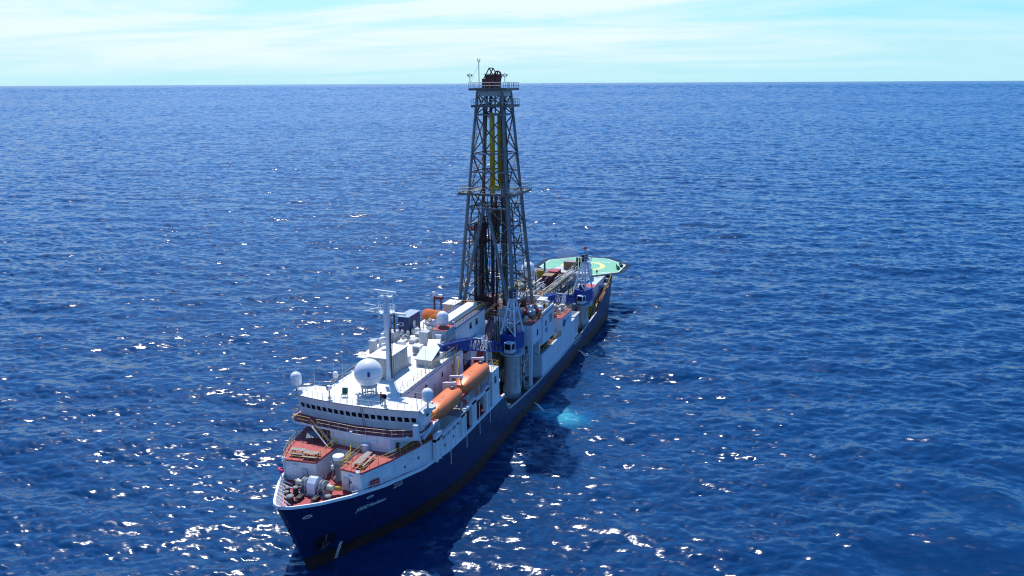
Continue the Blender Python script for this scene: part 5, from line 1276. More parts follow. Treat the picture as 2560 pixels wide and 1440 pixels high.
for (x, y, z, w_) in ((1.5, 4.3, 27.2, 1.6), (0.5, -4.7, 25.2, 1.8), (-1.2, 4.5, 21.8, 2.0), (0.5, -5.0, 29.8, 1.4), (2.2, -5.4, 21.6, 1.6)):
    mb = MB(); mb.box(DX + x - w_ / 2, DX + x + w_ / 2, y - 0.7, y + 0.7, z - 0.1, z); mb.rail([(DX + x - w_ / 2, y - 0.7, z), (DX + x + w_ / 2, y - 0.7, z), (DX + x + w_ / 2, y + 0.7, z)], 1.0, 1.0, 0.04, 1); mb.build('service_platform', cream if z < 25 else steel, dk)
# rig floor and substructure
mb = MB(); mb.box(DX - 6.6, DX + 6.8, -6.6, 6.2, 16.2, 16.6); mb.build('rig_floor', rusty, dk)
mb = MB()
for x in (-6, -2, 2, 6):
    for y in (-6, 6): mb.bar((DX + x, y, 3.7), (DX + x, y, 16.2), 0.5)
for y in (-6, 6):
    mb.bar((DX - 6, y, 4), (DX - 2, y, 16), 0.25); mb.bar((DX + 6, y, 4), (DX + 2, y, 16), 0.25); mb.bar((DX - 6, y, 10), (DX + 6, y, 10), 0.35)
mb.build('substructure', steeldark, dk)
mb = MB(); mb.box(DX + 5.2, DX + 6.7, -5.4, 0.4, 16.62, 19.2); mb.build('doghouse', steeldark, dk)
mb = MB(); mb.box(DX + 5.0, DX + 6.9, -5.6, 0.6, 19.2, 19.35); mb.build('doghouse_roof', rusty, dk)
mb = MB(); mb.box(DX + 6.72, DX + 7.4, -3.0, -0.6, 9.5, 16.1); mb.build('drillers_wall', black, dk)
mb = MB(); mb.box(DX - 4, DX - 1.4, -5.0, -1.2, 16.62, 18.6); mb.build('drawworks', rusty, dk)
mb = MB(); mb.box(DX - 5.2, DX - 3.2, 1.8, 4.6, 16.62, 18.2); mb.build('machinery', rustbrown, dk)
mb = MB(); mb.box(DX + 1.8, DX + 4.0, 2.6, 4.6, 16.62, 17.8); mb.build('machinery', rustbrown, dk)
mb = MB(); mb.rail([(DX + 6.7, 0.6, 16.6), (DX + 6.7, 6.1, 16.6), (DX - 6.5, 6.1, 16.6)], 1.1, 1.4, 0.045, 1); mb.rail([(DX + 6.7, -6.5, 16.6), (DX - 6.5, -6.5, 16.6)], 1.1, 1.4, 0.045, 1); mb.build('railing', yellowd, dk)
mb = MB(); mb.quad((DX + 6.9, 1.2, 16.4), (DX + 6.9, 3.0, 16.4), (DX + 13.5, 3.0, 12.2), (DX + 13.5, 1.2, 12.2)); mb.quad((DX + 6.9, 1.2, 16.2), (DX + 13.5, 1.2, 12.0), (DX + 13.5, 3.0, 12.0), (DX + 6.9, 3.0, 16.2))
for y in (1.2, 3.0): mb.bar((DX + 6.9, y, 16.6), (DX + 13.5, y, 12.4), 0.3)
mb.build('pipe_ramp', paint('dull_purple_steel', (0.20, 0.12, 0.15), 0.6, 0.3, 0.8, rust=0.3), dk)
for z in (11.5, 12.5, 13.5, 14.5, 15.5):
    mb = MB(); mb.box(DX + 7.42, DX + 7.9, -0.4, 0.9, z - 0.25, z); mb.build('stair_landing', cream, dk)
for z0, z1 in ((17, 27), (27, 37.6)):
    mb = MB()
    for sy in (-0.45, 0.45):
        mb.bar(Vector((DX + da(z0), sy * da(z0), z0)), Vector((DX + da(z1), sy * da(z1), z1)), 0.14) if z0 > 30 else None
        mb.bar(Vector((DX - da(z0), sy * da(z0), z0)), Vector((DX - da(z1), sy * da(z1), z1)), 0.16)
        mb.bar(Vector((DX + sy * da(z0), -da(z0), z0)), Vector((DX + sy * da(z1), -da(z1), z1)), 0.14)
        mb.bar(Vector((DX + sy * da(z0), da(z0), z0)), Vector((DX + sy * da(z1), da(z1), z1)), 0.14)
    mb.build('intermediate_post', steel, dk)
for i in range(9):
    y = -2.4 + i * 0.62; x = DX + 2.4 - 0.5 * (i % 3); mb = MB(); pts = [(x, y + 0.25 * math.sin(q * 0.9 + i), 17 + q * (19.5 + i % 4) / 10) for q in range(11)]; mb.path(pts, 0.075 + 0.02 * (i % 3), 5); mb.build('service_hose', black if i % 3 else rusty, dk)
for z in (24.2, 30.5, 33.8, 37.5):
    mb = MB(); mb.bar((DX - da(z) + .2, -1.4, z), (DX + da(z) - .4, -1.4, z), 0.22); mb.bar((DX - 1.8, -da(z), z - .3), (DX - 1.8, da(z), z - .3), 0.24); mb.box(DX - 2.6, DX + 1.0, -3.0 - 0.02 * z, -1.6, z, z + 0.12); mb.build('inner_frame', rusty if z > 30 and z < 34 else steeldark, dk)
# things hung inside the derrick
t = thing('heave_compensator', 'pair of long yellow compensator cylinders hanging in the upper derrick', 'compensator', (DX, 0.2, 40.5))
for y, r_ in ((-0.35, 0.50), (0.75, 0.36)):
    mb = MB(); mb.lathe([(0, 41.6), (r_, 41.7), (r_, 54.8), (r_ * 0.6, 55.3), (0, 55.4)], (DX + (0.4 if y < 0 else -0.5), y, 0), 16); mb.build('cylinder', (yellowd if y > 0 else paint('yellow_cylinder_paint', (0.58, 0.43, 0.01), 0.4, 0.15, 0.6, rust=0.15)), t)
mb = MB(); mb.box(DX - 0.7, DX + 0.9, -0.9, 1.1, 40.6, 41.6); mb.box(DX - 0.3, DX + 0.5, -0.9, -0.1, 39.7, 40.6); mb.build('yoke', yellowd, t)
mb = MB(); mb.tube((DX, 0.2, 55.3), (DX, 0.2, 58.4), 0.16, 8); mb.build('rod', galv, t)
t = thing('top_drive', 'dark brown top drive with hook hanging in the middle of the derrick', 'top drive', (DX, 0.1, 30))
mb = MB(); mb.box(DX - 0.7, DX + 0.8, -0.7, 0.9, 33.6, 36.8); mb.box(DX - 0.5, DX + 0.6, -0.4, 0.7, 30.2, 33.6); mb.build('body', rustbrown, t)
mb = MB(); mb.tube((DX, 0.1, 36.8), (DX, 0.1, 39.7), 0.3, 8); mb.build('swivel', rusty, t)
mb = MB(); mb.tube((DX, 0.1, 16.7), (DX, 0.1, 30.2), 0.14, 8); mb.build('drill_string', steeldark, t)
mb = MB(); mb.lathe([(0.05, 31.0), (0.5, 31.4), (0.55, 32.4), (0.1, 32.9)], (DX + 1.0, 0.1, 0), 12); mb.build('hook_block', yellowd, t)
t = thing('mud_hose', 'black looped mud hose sagging low inside the derrick', 'hose', (DX + 2.5, 0.3, 20))
for k, (y0, y1, zl, zt) in enumerate(((-1.3, 0.5, 20.6, 33.5), (-1.1, 0.7, 22.0, 36.0))):
    mb = MB(); pts = []
    for i in range(25):
        u = i / 24; y = y0 + (y1 - y0) * (0.5 - 0.5 * math.cos(PI * u)); z = zl + (zt - zl) * abs(2 * u - 1) ** 1.6 if True else 0
        pts.append((DX + 2.5 + 0.3 * k, y, z))
    mb.path(pts, 0.13, 7); mb.build('loop', black, t)
rkp = MB(); rkp.tube((0, 0, 0), (0, 0, 1), 0.11, 6)
first = None
for i in range(16):
    r_, c_ = divmod(i, 8)
    x = DX + 0.8 + 1.1 * r_ + 0.25 * (c_ % 3); y = -4.1 + c_ * 0.33 + 0.15 * r_
    if first is None:
        mb = MB(); mb.tube((0, 0, 0), (0.15, 0.35, 17.6), 0.10, 6)
        o = mb.build('drill_pipe_stand', steeldark, None); first = o
        tag(o, 'one of the dark drill pipe stands racked upright inside the derrick', 'drill pipe', 'racked drill pipe stands')
    else:
        o = first.copy(); o.data = first.data; COL.objects.link(o)
    o.location = (x, y, 16.65)
rkp.bm.free()

# ------------------------------------------------------------------ pedestal cranes
def crane(label, x, y, zb, zp, tip, rr=1.45):
    t = thing('pedestal_crane', label, 'crane', (x, y, zb), 'blue pedestal cranes along the port side')
    mb = MB(); mb.lathe([(rr * 1.18, zb), (rr * 1.15, zb + 1.8), (rr, zb + 2.3), (rr, zp - 0.4), (rr * 1.1, zp - 0.2)], (x, y, 0), 28); mb.build('pedestal', paint('pedestal_grey_%d' % int(-x), (0.44, 0.47, 0.50), 0.5, 0.15, 0.5, streak=0.35), t)
    mb = MB(); mb.ladder((x + rr * 0.72, y + rr * 0.78, zb + 0.3), (x + rr * 0.72, y + rr * 0.78, zp - 0.6), 0.5, (-0.7, 0.7, 0), 0.035, 0.4)
    for z in np.arange(zb + 2, zp - 1, 1.2): mb.lathe([(0.38, -0.03), (0.42, 0), (0.38, 0.03)], (x + rr * 0.72 + 0.3, y + rr * 0.78 + 0.3, z), 10)
    mb.build('ladder', greywhite, t)
    mb = MB(); mb.cyl((x, y, 0), 2.4, zp - 0.18, zp, 10); pf = mb.build('platform', cranewhite, t)
    ring = [(x + 2.32 * math.cos(a), y + 2.32 * math.sin(a), zp) for a in np.linspace(0, 2 * PI, 11)[:-1]]
    mb = MB(); mb.rail(ring, 1.05, 1.5, 0.045, 2, True); mb.build('railing', cranewhite, pf)
    d = Vector(tip) - Vector((x, y, zp + 0.8)); rz = math.atan2(d.y, d.x)
    M_ = Matrix.Translation((x, y, zp)) @ Matrix.Rotation(rz, 4, 'Z')
    P = lambda a, b_, c_: M_ @ Vector((a, b_, c_))
    mb = MB(); mb.box(-1.9, 1.5, -1.55, 1.55, 0.35, 3.5, M_); mb.box(-2.0, 0.4, -1.65, 1.65, 3.52, 3.62, M_); mb.box(-1.2, 1.2, -1.2, 1.2, 0.0, 0.34, M_); mh = mb.build('machinery_house', craneblue, t)
    mb = MB(); mb.lathe([(0.0, -0.5), (0.6, -0.5), (0.6, -0.4), (0.35, -0.38), (0.35, 0.38), (0.6, 0.4), (0.6, 0.5), (0, 0.5)], P(0.4, 0, 4.15), 16, M_.to_3x3().to_4x4() @ Matrix.Rotation(PI / 2, 4, 'X')); mb.build('winch_drum', steeldark, t)
    mb = MB(); mb.box(1.52, 3.0, 0.2, 1.75, 0.7, 2.6, M_); cb = mb.build('cab', cranewhite, t)
    mb = MB(); mb.box(3.01, 3.03, 0.35, 1.6, 1.35, 2.4, M_); mb.box(1.8, 2.8, 1.76, 1.78, 1.35, 2.4, M_); mb.box(1.8, 2.8, 0.17, 0.19, 1.35, 2.4, M_); mb.build('window', glass, cb)
    mb = MB(); top = 10.3
    for s_ in (-1, 1):
        mb.bar(P(1.3, 1.5 * s_, 3.5), P(-0.1, 0.38 * s_, top), 0.30); mb.bar(P(-1.75, 1.5 * s_, 3.6), P(-0.75, 0.38 * s_, top), 0.30)
        for f_ in (0.33, 0.66): mb.bar(P(1.3 - 1.4 * f_, (1.5 - 1.12 * f_) * s_, 3.5 + (top - 3.5) * f_), P(-1.75 + 1.0 * f_, (1.5 - 1.12 * f_) * s_, 3.6 + (top - 3.6) * f_), 0.18)
    for f_ in (0.33, 0.66):
        for xa, xb in ((1.3, -0.1), (-1.75, -0.75)):
            xx = xa + (xb - xa) * f_; yy = 1.5 - 1.12 * f_; zz = 3.5 + (top - 3.5) * f_; mb.bar(P(xx, -yy, zz), P(xx, yy, zz), 0.2)
    mb.bar(P(-1.75, -1.5, 3.6), P(-1.4, 1.1, 6), 0.14); mb.bar(P(1.3, 1.5, 3.5), P(0.85, -1.1, 5.8), 0.14)
    mb.build('a_frame', cranewhite, t)
    mb = MB(); mb.box(-0.9, 0.15, -0.45, 0.45, top - 0.1, top + 1.5, M_); mb.build('sheave_head', paint('dark_blue_head_%d' % int(-x), (0.008, 0.015, 0.06), 0.4, 0.2, 0.8), t)
    mb = MB(); mb.box(-1.3, 0.3, 0.5, 1.5, top - 0.12, top - 0.04, M_); mb.rail([P(-1.3, 0.55, top), P(-1.3, 1.5, top), P(0.3, 1.5, top), P(0.3, 0.55, top)], 1.2, 1.0, 0.05, 1); mb.build('top_platform', cranewhite, t)
    # jib
    root = P(1.6, -0.6, 0.9); tp = Vector(tip); ax = (tp - root); Lj = ax.length; ax.normalize()
    sd_ = ax.cross(Vector((0, 0, 1))).normalized(); up_ = sd_.cross(ax)
    def J(u, s_, v):
        w_ = 0.3 + 0.5 * min(1, u / 0.2) if u < 0.2 else 0.80 - 0.35 * max(0, (u - 0.5) / 0.5)
        hgt = 0.35 + 0.6 * min(1, u / 0.3) if u < 0.3 else 0.95 - 0.5 * max(0, (u - 0.6) / 0.4)
        return root + ax * (u * Lj) + sd_ * (w_ * s_) + up_ * (hgt * v + 0.7 * math.sin(PI * u))
    jb = thing('dummy', '', '', (0, 0, 0)); bpy.data.objects.remove(jb)
    nseg = 18; secs_ = {'inner': (0, 7, craneblue), 'middle': (7, 9, markwhite), 'outer': (9, 18, craneblue)}
    jo = None
    for key, (a0, a1, mt) in secs_.items():
        mb = MB()
        for i in range(a0, a1):
            u0, u1 = i / nseg, (i + 1) / nseg
            for s_ in (-1, 1):
                for v in (-1, 1): mb.bar(J(u0, s_, v), J(u1, s_, v), 0.2)
                mb.bar(J(u0, s_, -1), J(u1, s_, 1), 0.11); mb.bar(J(u0, s_, -1), J(u0, s_, 1), 0.11)
                if key == 'middle': mb.bar(J(u0, s_, 1), J(u1, s_, -1), 0.08)
            for v in (-1, 1): mb.bar(J(u0, -1, v), J(u1, 1, v), 0.08); mb.bar(J(u0, -1, v), J(u0, 1, v), 0.08)
        nm_ = {'inner': 'jib', 'middle': 'jib_section', 'outer': 'jib_section'}[key]
        o = mb.build(nm_, mt, t)
        if key == 'outer':
            mb = MB()
            for i in range(12, 18):
                u0, u1 = i / nseg, (i + 1) / nseg
                for s_ in (-1, 1): mb.quad(J(u0, s_, -1), J(u1, s_, -1), J(u1, s_, 1), J(u0, s_, 1))
                for v in (-1, 1): mb.quad(J(u0, -1, v), J(u1, -1, v), J(u1, 1, v), J(u0, 1, v))
            mb.build('jib_plating', craneblue, o)
    mb = MB(); mb.lathe([(0, -0.3), (0.5, -0.3), (0.5, 0.3), (0, 0.3)], tp, 14, Matrix.Rotation(rz, 4, 'Z') @ Matrix.Rotation(PI / 2, 4, 'X')); mb.build('tip_sheave', craneblue, t)
    mb = MB()
    for s_ in (-0.2, 0.2): mb.tube(P(-0.3, s_, top + 1.2), tp + Vector((0, s_, 0.4)), 0.03, 4)
    mb.build('hoist_cable', steeldark, t)
    return t
crane('near blue crane with pale lattice frame, its boom lying over the lifeboats', -62.3, 7.7, 3.72, 12.4, (-41.6, 3.2, 19.2))
crane('far blue crane standing near the helideck, boom stowed forward', -109.6, 8.9, 3.72, 9.6, (-91.0, 3.4, 14.4), 1.35)
# ------------------------------------------------------------------ riser pipe walls, midship blocks (parts of the ship)
def pipe_wall(x, y0, y1, z0, z1, n):
    for i in range(n):
        y = y0 + (y1 - y0) * i / (n - 1); mb = MB(); mb.tube((x, y, z0), (x, y, z1), 0.17, 8); mb.build('bulk_pipe', white, ship)
pipe_wall(-67.6, 2.4, 7.0, 9.0, 17.3, 10)
pipe_wall(-66.4, 3.0, 5.3, 4.6, 9.2, 6)
mb = MB(); mb.box(-68.6, -67.9, 2.0, 7.4, 3.7, 16.5); mb.build('pipe_backing', steeldark, ship)
mb = MB(); mb.bar((-66.4, 2.6, 7.6), (-66.4, 6.0, 7.4), 0.15); mb.bar((-67.3, 2.2, 13.5), (-67.3, 7.2, 13.5), 0.15); mb.bar((-67.3, 2.2, 10.2), (-67.3, 7.2, 10.2), 0.15); mb.build('pipe_clamp', greywhite, ship)
blk = lambda nm, *a: (lambda m: m.box(*a))(MB())
cool = paint('cool_white_paint', (0.58, 0.66, 0.74), 0.45, 0.1, 0.4, streak=0.25, rustcol=(0.30, 0.22, 0.16))
mb = MB(); mb.box(-72.2, -66.2, 7.4, 10.35, 12.4, 16.5); mb.box(-66.9, -66.2, 9.6, 10.35, 10.6, 12.4); mb.box(-66.2 - 0.5, -66.2, 7.4, 8.2, 3.72, 12.4); mb.box(-66.8, -66.25, 9.75, 10.3, 3.72, 10.6)
pa = mb.build('pump_house', cool, ship)
mb = MB(); mb.box(-80.6, -72.9, 7.4, 10.38, 10.7, 16.6); mb.box(-72.9, -72.2, 7.4, 9.9, 9.0, 16.5); pb = mb.build('mud_house', cool, ship)
mb = MB(); mb.prism([(-80.7, 6.0), (-66.1, 6.0), (-66.1, 10.45), (-80.7, 10.45)], 16.61, 16.72); mb.build('deck_coating', deckred, pa)
mb = MB(); mb.rail([(-66.3, 7.5, 16.72), (-66.3, 10.3, 16.72), (-80.5, 10.3, 16.72)], 1.05, 1.4, 0.04, 1); mb.build('railing', yellowd, pa)
mb = MB(); mb.box(-80.7, -72.7, 10.0, 10.36, 16.72, 17.3); mb.build('parapet', cool, pb)
for x, z in ((-69.6, 14.3), (-75.0, 14.6)):
    mb = MB(); mb.box(x - 0.35, x + 0.35, 10.36, 10.42, z - 0.6, z + 0.6); mb.build('window', glass, pa if x > -72 else pb)
mb = MB()
for i in range(5): mb.box(-79.3 + i * 0.42, -79.3 + i * 0.42 + 0.22, 10.385, 10.40, 13.9 + 0.1 * (i % 2), 15.7)
mb.build('red_stripe_emblem', redsign, pb)
mb = MB()
for i in range(3): mb.box(-76.4 + 0.1 * i, -74.6 + 0.1 * i, 10.385, 10.40, 12.6 + 0.35 * i, 12.8 + 0.35 * i)
mb.build('blue_lettering', craneblue, pb)
mb = MB(); mb.box(-86.3, -72.75, 9.95, 10.36, 3.9, 8.7); mb.box(-73.15, -72.75, 6.8, 9.95, 3.72, 8.7); md = mb.build('side_house', cool, ship)
mb = MB(); mb.box(-86.3, -73.2, 5.5, 9.93, 8.3, 8.5); mb.build('deck_coating', deckbrown, md)
mb = MB(); mb.rail([(-72.8, 7.0, 8.7), (-72.8, 10.2, 8.7), (-86.2, 10.2, 8.7)], 1.05, 1.4, 0.04, 1); mb.build('railing', yellowd, md)
lampbox((-72.6, 8.5, 8.2), 0.0, md, 1.0, 0.2, 0.14)
mb = MB(); mb.box(-94.3, -86.35, 6.4, 10.38, 3.72, 12.3); mb.box(-97.2, -94.3, 8.6, 10.36, 3.72, 9.5); pc = mb.build('workshop_house', cool, ship)
mb = MB(); mb.prism([(-94.4, 5.4), (-86.2, 5.4), (-86.2, 10.45), (-94.4, 10.45)], 12.31, 12.43); mb.build('deck_coating', deckred, pc)
mb = MB(); mb.rail([(-86.3, 6.4, 12.43), (-86.3, 10.3, 12.43), (-94.3, 10.3, 12.43)], 1.05, 1.4, 0.04, 1); mb.build('railing', yellow, pc)
mb = MB(); n = 20
mb.path([(-88.2 + 0.75 * math.cos(2 * PI * i / n), 10.42, 10.9 + 0.75 * math.sin(2 * PI * i / n)) for i in range(n)], 0.10, 5, True); mb.path([(-88.2 + 0.4 * math.cos(2 * PI * i / n), 10.42, 10.9 + 0.55 * math.sin(2 * PI * i / n)) for i in range(n)], 0.08, 5, True)
mb.build('round_emblem', craneblue, pc)
me = text_mesh('IODP', 1.1, 0.0, 0.01)
for v in me.vertices: v.co = Vector((-89.2 - v.co.x * 1.15 + 70, 10.385 + v.co.z + 0.012, 10.7 + v.co.y))
mesh_obj('emblem_lettering', me, paint('light_blue_letter', (0.10, 0.30, 0.55), 0.5, 0.05), pc)
st = MB(); st.stairs((-84.5, 6.5, 8.5), (-88.0, 6.0, 12.3), 0.9, (0, 1, 0), 11, True, 1, 0); st.build('stairway', [yellowd, deckgrey], ship)
# spiral stairs abaft the near crane
ss = thing('spiral_staircase', 'pale spiral staircase beside the near crane pedestal', 'staircase', (-66.8, 9.0, 3.72))
mb = MB(); cx, cy = -66.4, 8.9; cx = -65.9; mb.tube((cx, cy, 3.72), (cx, cy, 12.0), 0.12, 8)
hp = []
for i in range(38):
    a = i * 0.42 + 1.0; z = 3.9 + i * 0.21; d = Vector((math.cos(a), math.sin(a), 0)); mb.cbox(Vector((cx, cy, z)) + d * 0.55, (1.0, 0.30, 0.05), a); hp.append(Vector((cx, cy, z + 0.95)) + d * 1.08); mb.tube(Vector((cx, cy, z)) + d * 1.05, Vector((cx, cy, z + 0.95)) + d * 1.05, 0.025, 4) if i % 2 == 0 else None
mb.build('steps', greywhite, ss)
mb = MB(); mb.path(hp, 0.045, 5); mb.path([p - Vector((0, 0, 0.9)) for p in hp], 0.09, 4); mb.build('handrail', greywhite, ss)
# starboard midship blocks, lower
mb = MB(); mb.box(-86, -64, -10.3, -6.8, 3.72, 10.5); sb_ = mb.build('starboard_house', greywhite, ship)
mb = MB(); mb.rail([(-64.2, -10.1, 10.5), (-85.9, -10.1, 10.5)], 1.05, 1.4, 0.04, 1); mb.build('railing', yellowd, sb_)
for i in range(4):
    mb = MB(); x = -66 - i * 5.3; mb.box(x - 1.8, x + 1.8, -9.8, -7.4, 10.52, 11.6 + 0.5 * (i % 2)); mb.build('deck_locker', [white, rustbrown, greywhite, deckgrey][i], sb_)
mb = MB(); mb.box(-99, -82.5, -10.2, 6.0, 3.73, 8.2); mm_ = mb.build('core_deck_house', deckgrey, ship)
# machinery spread over the open decks: tanks, pumps, pipe runs, valves
g = random.Random(21)
def clutter(n, x0, x1, y0, y1, z, hmax, mats, names):
    for i in range(n):
        x = g.uniform(x0, x1); y = g.uniform(y0, y1); k = g.choice(names); mt = g.choice(mats); mb = MB()
        if k == 'pump': mb.box(x - 0.6, x + 0.6, y - 0.35, y + 0.35, z, z + 0.4); mb.tube((x - 0.55, y, z + 0.7), (x + 0.5, y, z + 0.7), 0.32, 10); mb.tube((x + 0.3, y, z + 0.7), (x + 0.3, y, z + g.uniform(1, hmax)), 0.09, 6)
        elif k == 'tank': r_ = g.uniform(0.5, 0.9); h = g.uniform(1.0, hmax); mb.lathe([(0, 0), (r_, 0.02), (r_, h * 0.85), (r_ * 0.6, h), (0, h)], (x, y, z), 14)
        elif k == 'pipe_run':
            l = g.uniform(1.5, 4); zz = z + g.uniform(0.4, hmax * 0.8); r_ = g.uniform(0.05, 0.13); mb.path([(x, y, z), (x, y, zz), (x - l, y, zz), (x - l, y + g.uniform(-1, 1), zz), (x - l, y, z)], r_, 6)
        elif k == 'equipment_box': w_ = g.uniform(0.5, 1.3); h = g.uniform(0.5, hmax); mb.box(x - w_, x + w_, y - w_ * 0.6, y + w_ * 0.6, z, z + h); mb.box(x - w_ - 0.05, x + w_ + 0.05, y - w_ * 0.6 - 0.05, y + w_ * 0.6 + 0.05, z + h + 0.003, z + h + 0.08)
        elif k == 'frame':
            w_ = g.uniform(0.8, 1.6); h = g.uniform(1.2, hmax)
            for a in (-w_, w_):
                for b_ in (-0.5, 0.5): mb.bar((x + a, y + b_, z), (x + a, y + b_, z + h), 0.1)
            for b_ in (-0.5, 0.5): mb.bar((x - w_, y + b_, z + h), (x + w_, y + b_, z + h), 0.1); mb.bar((x - w_, y + b_, z), (x + w_, y + b_, z + h), 0.08)
        mb.build(k, mt, ship)
allm = [greywhite, white, rustbrown, rusty, steeldark, galv, yellowd, deckgrey, cream]
nm5 = ['pump', 'tank', 'pipe_run', 'equipment_box', 'frame']
clutter(44, -67.2, -57.5, -5.5, 5.5, 9.6, 3.0, [rustbrown, steeldark, rusty, cream, galv, yellowd], nm5)
mb = MB(); mb.box(-68.0, -57.0, -9.8, 6.5, 9.3, 9.58); mb.build('well_deck', rustbrown, ship)
clutter(24, -80, -67, 6.2, 9.6, 16.73, 1.6, [greywhite, white, rustbrown, galv, cream, decksalmon], nm5)
clutter(18, -93.5, -87, 6, 9.6, 12.44, 1.3, [white, cream, rustbrown, deckred, greywhite], nm5)
clutter(44, -98, -83, -9.5, 5.3, 8.2, 3.2, allm, nm5)
clutter(20, -85.5, -74, 6.2, 9.4, 8.5, 1.5, [rustbrown, steeldark, greywhite], nm5)
clutter(26, -120, -98, 5.0, 9.6, 3.72, 2.4, allm, nm5)
clutter(24, -124, -99, -9.8, -7.0, 10.6, 1.6, allm, nm5)
mb = MB(); mb.box(-103.5, -99.5, 7.2, 9.6, 3.73, 9.0); mb.box(-103.9, -99.2, 5.0, 9.8, 9.0, 9.15); mb.build('vent_house', greywhite, ship)
mb = MB(); mb.prism([(-71.5, 2.9), (-67.8, 2.9), (-67.8, 7.0), (-71.5, 7.0)], 16.65, 18.4); mb.build('grey_shed', galv, ship)
t = thing('riser_bundle', 'bundle of yellow pipes standing abaft the white trunk', 'pipes', (-65.2, 1.4, 9.6))
for i in range(14):
    a = i * 2.4; r_ = 0.22 * math.sqrt(i + 1); mb = MB(); mb.tube((-65.2 + r_ * math.cos(a) * 1.2, 1.5 + r_ * math.sin(a) * 1.2, 9.6), (-65.4 + r_ * math.cos(a), 1.9 + r_ * math.sin(a), 14.2 + 0.3 * math.sin(i)), 0.075, 6); mb.build('pipe', yellow if i % 3 else yellowd, t)
small('yellow_winch', 'squat yellow winch drum at the foot of the derrick ramp', 'winch', lambda m: (m.lathe([(0, -0.7), (0.75, -0.7), (0.75, -0.55), (0.5, -0.5), (0.5, 0.5), (0.75, 0.55), (0.75, 0.7), (0, 0.7)], (-67.2, 0.9, 14.6), 14, Ry), m.box(-67.9, -66.5, 0.2, 1.6, 9.6, 13.95)), [yellowd], (-67.2, 0.9, 14))

clutter(26, -61.5, -37.5, -9.4, -3.6, 17.07, 1.3, [white, greywhite, cream, galv, white_clean], ['pump', 'tank', 'pipe_run', 'equipment_box', 'frame'])
clutter(10, -128, -100, -6.4, 4.6, 13.3, 0.9, [cream, galv, yellowd, white], ['pipe_run', 'frame'])
for zz, pts in ((8.2, [(-86.5, 5.6), (-98.5, 5.6)]), (8.2, [(-82.8, -6.5), (-98.5, -6.5)]), (13.2, [(-100, 2.5), (-121, 2.5)]), (13.2, [(-100, -6.3), (-121, -6.3)]), (9.6, [(-57.2, 3.2), (-66, 3.2)]), (17.06, [(-47.4, -9.6), (-47.4, -3.4)]), (17.8, [(-36.6, -6.9), (-36.6, -9.7)])):
    mb = MB(); mb.rail([(*p, zz) for p in pts], 1.05, 1.2, 0.045, 1); mb.build('railing', yellow, ship)
# ------------------------------------------------------------------ pipe racks and after deck
mb = MB(); mb.box(-128, -98.5, -6.8, 4.9, 3.74, 10.4); ap_ = mb.build('pipe_hold_house', deckgrey, ship)
mb = MB(); mb.box(-123.5, -98.5, -10.2, -6.82, 3.74, 10.55); mb.build('starboard_after_house', greywhite, ship)
t = thing('pipe_racker', 'long grey pipe racker girder running aft to the helideck', 'pipe racker', (-116, 1.3, 10.4))
mb = MB()
for y in (0.6, 2.0):
    for z in (12.0, 13.2): mb.bar((-129.5, y, z), (-104.5, y, z), 0.28)
    for i in range(15): x = -104.5 - i * 1.72; mb.bar((x, y, 12.0), (x - 1.72 if i < 14 else x, y, 13.2), 0.12); mb.bar((x, y, 12.0), (x, y, 13.2), 0.12)
mb.build('girder', galv, t)
mb = MB(); mb.box(-129.5, -104.5, 0.55, 2.05, 11.85, 11.95); mb.build('tray', deckgrey, t)
for i, y in enumerate((0.85, 1.3, 1.75)):
    mb = MB(); mb.tube((-128.8 + i, y, 13.35), (-106.0 - i, y, 13.35), 0.16, 8); mb.build('pipe', [tan, greywhite, cranewhite][i], t)
mb = MB()
for x in (-105, -112, -120, -128):
    for y in (0.6, 2.0): mb.bar((x, y, 10.4), (x, y, 12.0), 0.3)
mb.build('post', greywhite, t)
t = thing('catwalk', 'tan planked catwalk between the pipe racks', 'catwalk', (-108, -0.7, 10.4))
mb = MB()
for i in range(7): mb.box(-121.0, -98.8, -1.95 + i * 0.33, -1.68 + i * 0.33, 11.4, 11.5)
mb.build('planking', tan, t)
mb = MB(); [mb.box(-99.0 - i * 3.6, -99.3 - i * 3.6, -2.0, 0.35, 10.4, 11.38) for i in range(7)]; mb.build('bearer', rustbrown, t)
first = None; kk = 0
for row, (y, z, x0, L_) in enumerate([(-5.6 + 0.42 * i, 11.15 + (0.42 if i % 4 == 1 else 0.84 if i % 4 == 3 else 0), -99.5 - (i * 1.7) % 5, 11.5) for i in range(9)] + [(3.0 + 0.4 * i, 11.0 + 0.35 * (i % 2), -99.2 - 1.1 * i, 10.5) for i in range(5)] + [(-5.3 + 0.5 * i, 12.0 + 0.3 * (i % 3), -112.5 - i % 3, 9.5) for i in range(7)]):
    mb = MB(); mb.tube((x0, y, z), (x0 - L_, y, z), 0.15, 8); mb.tube((x0, y, z), (x0 - 0.5, y, z), 0.2, 8); mb.tube((x0 - L_ + 0.5, y, z), (x0 - L_, y, z), 0.2, 8)
    o = mb.build('drill_pipe', [greywhite, rustbrown, galv, white][row % 4], None, (x0, y, z))
    tag(o, 'one of the drill pipes lying lengthwise on the after pipe racks', 'drill pipe', 'drill pipes on the after racks')
mb = MB()
for x in (-100, -104, -108, -112, -116, -120):
    for ya, yb in ((-6.3, -2.3), (2.7, 4.7)):
        mb = MB(); mb.bar((x, ya, 10.4), (x, ya, 13.2), 0.18); mb.bar((x, yb, 10.4), (x, yb, 13.2), 0.18); mb.bar((x, ya, 10.8), (x, yb, 10.8), 0.16); mb.build('pipe_rack', steel, ship)
mb = MB(); mb.rail([(-98.6, -6.6, 10.4), (-98.6, 4.8, 10.4), (-111, 4.8, 10.4)], 1.1, 1.2, 0.05, 1); mb.build('railing', yellow, ap_)
